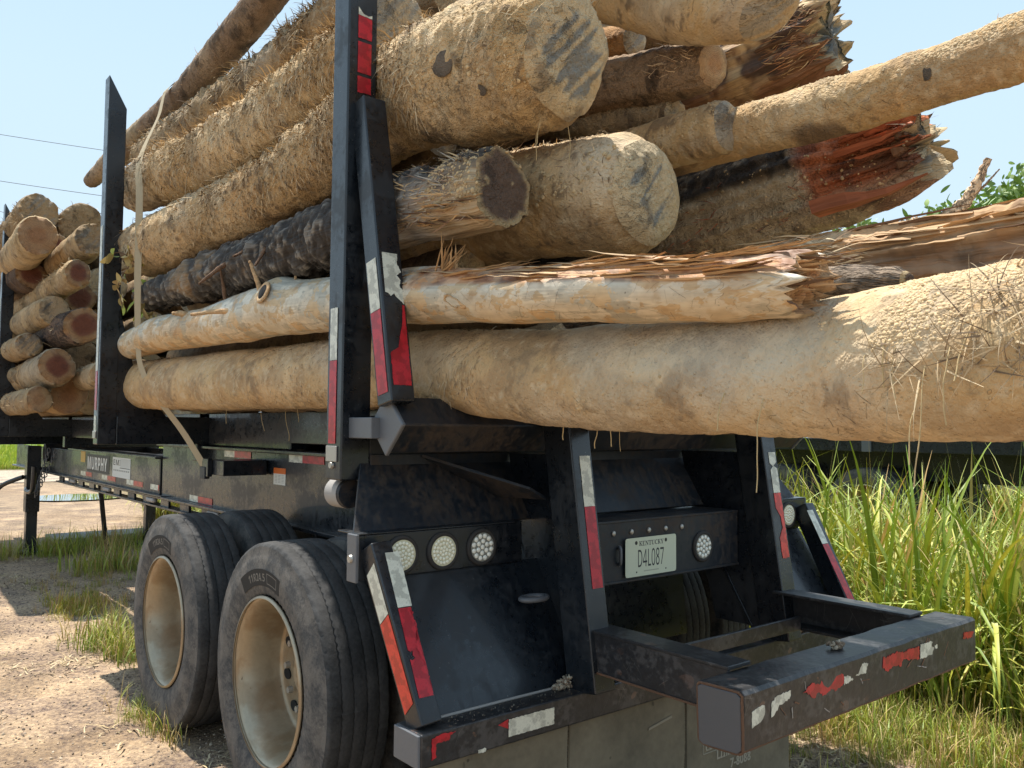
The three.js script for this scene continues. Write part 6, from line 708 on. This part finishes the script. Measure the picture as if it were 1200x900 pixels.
{
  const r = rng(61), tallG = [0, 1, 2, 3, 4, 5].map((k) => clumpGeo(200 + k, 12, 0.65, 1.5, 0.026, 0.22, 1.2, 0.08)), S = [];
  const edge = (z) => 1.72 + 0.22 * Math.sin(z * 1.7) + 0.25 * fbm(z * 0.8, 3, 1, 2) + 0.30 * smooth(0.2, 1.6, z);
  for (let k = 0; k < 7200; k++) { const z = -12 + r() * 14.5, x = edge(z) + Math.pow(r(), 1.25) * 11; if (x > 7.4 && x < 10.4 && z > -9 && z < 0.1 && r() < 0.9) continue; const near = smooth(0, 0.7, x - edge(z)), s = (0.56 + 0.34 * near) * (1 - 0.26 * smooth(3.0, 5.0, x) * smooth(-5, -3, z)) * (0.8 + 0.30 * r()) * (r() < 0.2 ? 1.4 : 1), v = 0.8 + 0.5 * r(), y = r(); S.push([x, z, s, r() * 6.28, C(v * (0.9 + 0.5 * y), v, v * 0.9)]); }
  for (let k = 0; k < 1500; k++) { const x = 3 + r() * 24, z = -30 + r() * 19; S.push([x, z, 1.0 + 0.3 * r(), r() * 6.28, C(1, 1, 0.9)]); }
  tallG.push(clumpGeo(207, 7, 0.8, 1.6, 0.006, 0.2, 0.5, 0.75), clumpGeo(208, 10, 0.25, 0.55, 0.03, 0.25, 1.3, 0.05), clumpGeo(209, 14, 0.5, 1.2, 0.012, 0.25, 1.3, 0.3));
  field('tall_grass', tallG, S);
  const lowG2 = [clumpGeo(231, 22, 0.08, 0.26, 0.007, 0.14, 0.9, 0.12), clumpGeo(232, 22, 0.06, 0.22, 0.006, 0.18, 1.0, 0.35), clumpGeo(233, 16, 0.08, 0.30, 0.006, 0.16, 1.0, 0.85)], Lw = [];
  const put = (n, cx, cz, sx, sz, s0, s1, c) => { for (let k = 0; k < n; k++) { const a = (r() + r() + r() - 1.5) / 1.5, b = (r() + r() + r() - 1.5) / 1.5; Lw.push([cx + a * sx, cz + b * sz, lerp(s0, s1, r()), r() * 6.28, c ?? C(0.9 + 0.3 * r(), 1, 0.9)]); } };
  put(110, -0.4, -8.2, 1.6, 0.9, 0.5, 1.4); put(40, -0.15, -6.6, 0.55, 0.6, 0.7, 1.6); put(26, 0.3, -5.6, 0.8, 0.8, 0.6, 1.3); put(50, -0.6, -5.8, 0.9, 1.0, 0.3, 0.7, C(1.0, 0.8, 0.6)); put(34, -1.0, -3.3, 0.35, 0.6, 0.6, 1.3, C(0.95, 0.95, 0.8)); put(16, -1.22, -1.5, 0.2, 0.7, 0.3, 0.8, C(1, 0.95, 0.8)); put(16, -1.05, -2.7, 0.15, 0.3, 0.8, 1.3); put(80, 0.6, -8.6, 1.4, 0.7, 0.7, 1.4); put(12, -1.32, -1.3, 0.2, 0.5, 0.3, 0.8);
  put(500, 1.75, 0.9, 0.6, 1.6, 0.4, 1.1); put(160, 1.35, 1.0, 0.6, 1.0, 0.25, 0.6, C(1, 0.95, 0.85)); put(70, 1.5, 1.7, 0.9, 0.6, 0.3, 0.7, C(1, 0.95, 0.85)); put(90, -0.9, -4.6, 0.5, 0.8, 0.3, 0.7, C(1.3, 1, 0.8)); put(40, -0.75, -2.0, 0.4, 0.6, 0.3, 0.8);
  field('low_grass', lowG2, Lw);
  const lg = [clumpGeo(241, 10, 0.12, 0.3, 0.02, 0.5, 0.7, 0.05)], Ls = []; for (let k = 0; k < 5000; k++) { const d = r() * r(), z = -30.6 - 32 * d; Ls.push([-6 + r() * 26, z, 0.8 + r() * 0.8 + d, r() * 6.28, C(1.5, 1.35, 0.9)]); }
  field('lawn_grass', lg, Ls);
  // pebbles, straw and chaff on the dirt
  const peb = [[], [], []]; for (let k = 0; k < 60000; k++) { const d = r(), x = -3.4 + 4.4 * r(), z = -9 + 11.5 * Math.pow(r(), 0.8), s = 0.0015 + 0.007 * Math.pow(r(), 5); const v = 0.55 + 0.7 * r(), c = [[0.40, 0.30, 0.21], [0.30, 0.235, 0.175], [0.52, 0.42, 0.31], [0.20, 0.155, 0.12]][Math.floor(r() * 4)]; peb[k % 3].push({ m: new THREE.Matrix4().compose(new THREE.Vector3(x, gh(x, z) + s * 0.3, z), new THREE.Quaternion().setFromEuler(new THREE.Euler(r() * 6, r() * 6, r() * 6)), new THREE.Vector3(s, s * 0.7, s)), c: C(c[0] * v, c[1] * v, c[2] * v) }); }
  peb.forEach((l, k) => { const m = inst(null, 'pebble', CLOD[k], MAT.clodW, l); m.name = numbered('pebbles'); m.userData.category = 'gravel'; m.userData.label = 'small pebbles and grit strewn over the dirt beside the trailer'; m.userData.group = 'grit on the ground'; });
  const st = [[], [], []]; for (let k = 0; k < 16000; k++) { const side = r() < 0.25; let x, z; if (side) { x = 0.6 + 1.7 * r(); z = 0.0 + 2.4 * r(); } else { x = -1.2 + (r() + r() - 1) * 1.4 - (r() < 0.15 ? r() * 1.2 : 0); z = -8 + 9.4 * r(); } if (!side && fbm(x * 1.4, 4, z * 1.4, 3) < -0.08 + 0.15 * Math.abs(x + 1.1)) continue; const L = 0.03 + 0.13 * r() * r(), c = [[0.46, 0.35, 0.19], [0.30, 0.22, 0.13], [0.17, 0.125, 0.08], [0.56, 0.45, 0.28]][Math.floor(r() * 4)]; st[k % 3].push({ m: basisAt(new THREE.Vector3(x, gh(x, z) + 0.002, z), new THREE.Vector3(0, 0, 1), new THREE.Vector3(0, 1, 0), r() * 6.28, 0.16 * r(), 0.06 * (0.4 + r()), L * 0.6, L), c: C(...c) }); }
  st.forEach((l, k) => { const m = inst(null, 'straw', RIB[k], MAT.shredW, l); m.name = numbered('straw_litter'); m.userData.category = 'straw'; m.userData.label = 'dry straw and bark litter on the dirt around the wheels and in the grass edge'; m.userData.group = 'straw litter on the ground'; });
}
// ---------------------------------------------------------------- trees
const leafMat = new THREE.MeshPhysicalMaterial({ color: C(1, 1, 1), roughness: 0.6, transmission: 0.3, thickness: 0, side: THREE.DoubleSide });
function tree(label, x, z, H, R, seed, n) {
  const r = rng(seed), t = thing('tree', label, 'tree', null, [x, 0, z]), gs = [], tips = [];
  const limb = (a, d, L, rad, lv) => { const b = a.clone().addScaledVector(d, L), m = a.clone().lerp(b, 0.5).add(new THREE.Vector3((r() - 0.5) * L * 0.15, 0, (r() - 0.5) * L * 0.15)); const cv = new THREE.CatmullRomCurve3([a, m, b]), g = new THREE.TubeGeometry(cv, 8, rad, 7), p = g.attributes.position; for (let i = 0; i < p.count; i++) { const k = Math.floor(i / 8) / 8, c = cv.getPoint(k), q = new THREE.Vector3().fromBufferAttribute(p, i).sub(c).multiplyScalar(1 - 0.45 * k).add(c); p.setXYZ(i, q.x, q.y, q.z); } g.computeVertexNormals(); gs.push(g); if (lv >= 3) { tips.push(b); return; } const c = 3 + (r() < 0.5 ? 1 : 0); for (let k = 0; k < c; k++) { const nd = d.clone().add(new THREE.Vector3((r() - 0.5) * 1.9, (r() - 0.25) * 0.9, (r() - 0.5) * 1.9)).normalize(); limb(a.clone().lerp(b, 0.55 + 0.45 * r()), nd, L * (0.62 + 0.15 * r()), rad * 0.55, lv + 1); if (lv > 0) tips.push(b.clone().lerp(a, r() * 0.4)); } };
  limb(new THREE.Vector3(0, 0, 0), new THREE.Vector3(0.04, 1, 0.02).normalize(), H * 0.36, H * 0.022, 0);
  part(t, 'trunk', mergeGeometries(gs), MAT.treeBark ??= M({ map: T.bark, color: C(0.20, 0.16, 0.12), bumpMap: T.barkB, bumpScale: 0.03, roughness: 1 }));
  const L = [[], []], g0 = [leafGeo(0.26, 0.085), leafGeo(0.34, 0.075)]; for (let k = 0; k < n; k++) { const c = tips[Math.floor(r() * tips.length)], q = c.clone().add(new THREE.Vector3(r() + r() - 1, (r() + r() - 1) * 0.75, r() + r() - 1).multiplyScalar(R)); const v = 0.7 + 0.7 * r(); L[k % 2].push({ m: new THREE.Matrix4().compose(q, new THREE.Quaternion().setFromEuler(new THREE.Euler(r() * 6, r() * 6, r() * 6)), new THREE.Vector3(1, 1, 1).multiplyScalar(0.6 + 0.8 * r())), c: C(0.17 * v, 0.26 * v, 0.035 * v) }); }
  L.forEach((l, k) => inst(t, 'crown', g0[k], leafMat, l));
}
tree('leafy green tree rising beyond the tall grass at the right edge', 26.8, -7.4, 13.6, 1.5, 5, 30000);
tree('smaller green tree left of the other one, behind the broken branch', 25.3, -8.2, 11.0, 1.0, 6, 16000);
for (const [x, z, h, s, l] of [[34, -24, 9, 7, 'round green tree far beyond the grass, behind the trailer'], [44, -38, 11, 8, 'tall green tree farthest beyond the grass'], [38, 6, 10, 9, 'green tree beyond the grass outside the right of the view']]) tree(l, x, z, h, 1.2, s, 6000);
// ---------------------------------------------------------------- power lines
{
  const wm = M({ color: C(0.12, 0.12, 0.13), roughness: 0.7 }), wire = (a, b, sag) => { const pts = []; for (let k = 0; k <= 12; k++) { const t = k / 12; pts.push([lerp(a[0], b[0], t), lerp(a[1], b[1], t) - 4 * sag * t * (1 - t), lerp(a[2], b[2], t)]); } return tubeAt(pts, 0.012, 40, 5); };
  single('power_line', 'upper thin power line crossing the sky at the left', 'power line', wire([-6, 16.2, -46], [14, 10.2, -22], 0.3), wm);
  single('power_line', 'lower thin power line dipping behind the front load at the left', 'power line', wire([-6, 13.6, -44], [12, 9.0, -24], 0.3), wm);
  single('power_line', 'steep thin power line just above the topmost front log', 'power line', wire([-4, 14.1, -46], [12, 5.2, -22], 0.2), wm);
}

renderer.render(scene, camera);
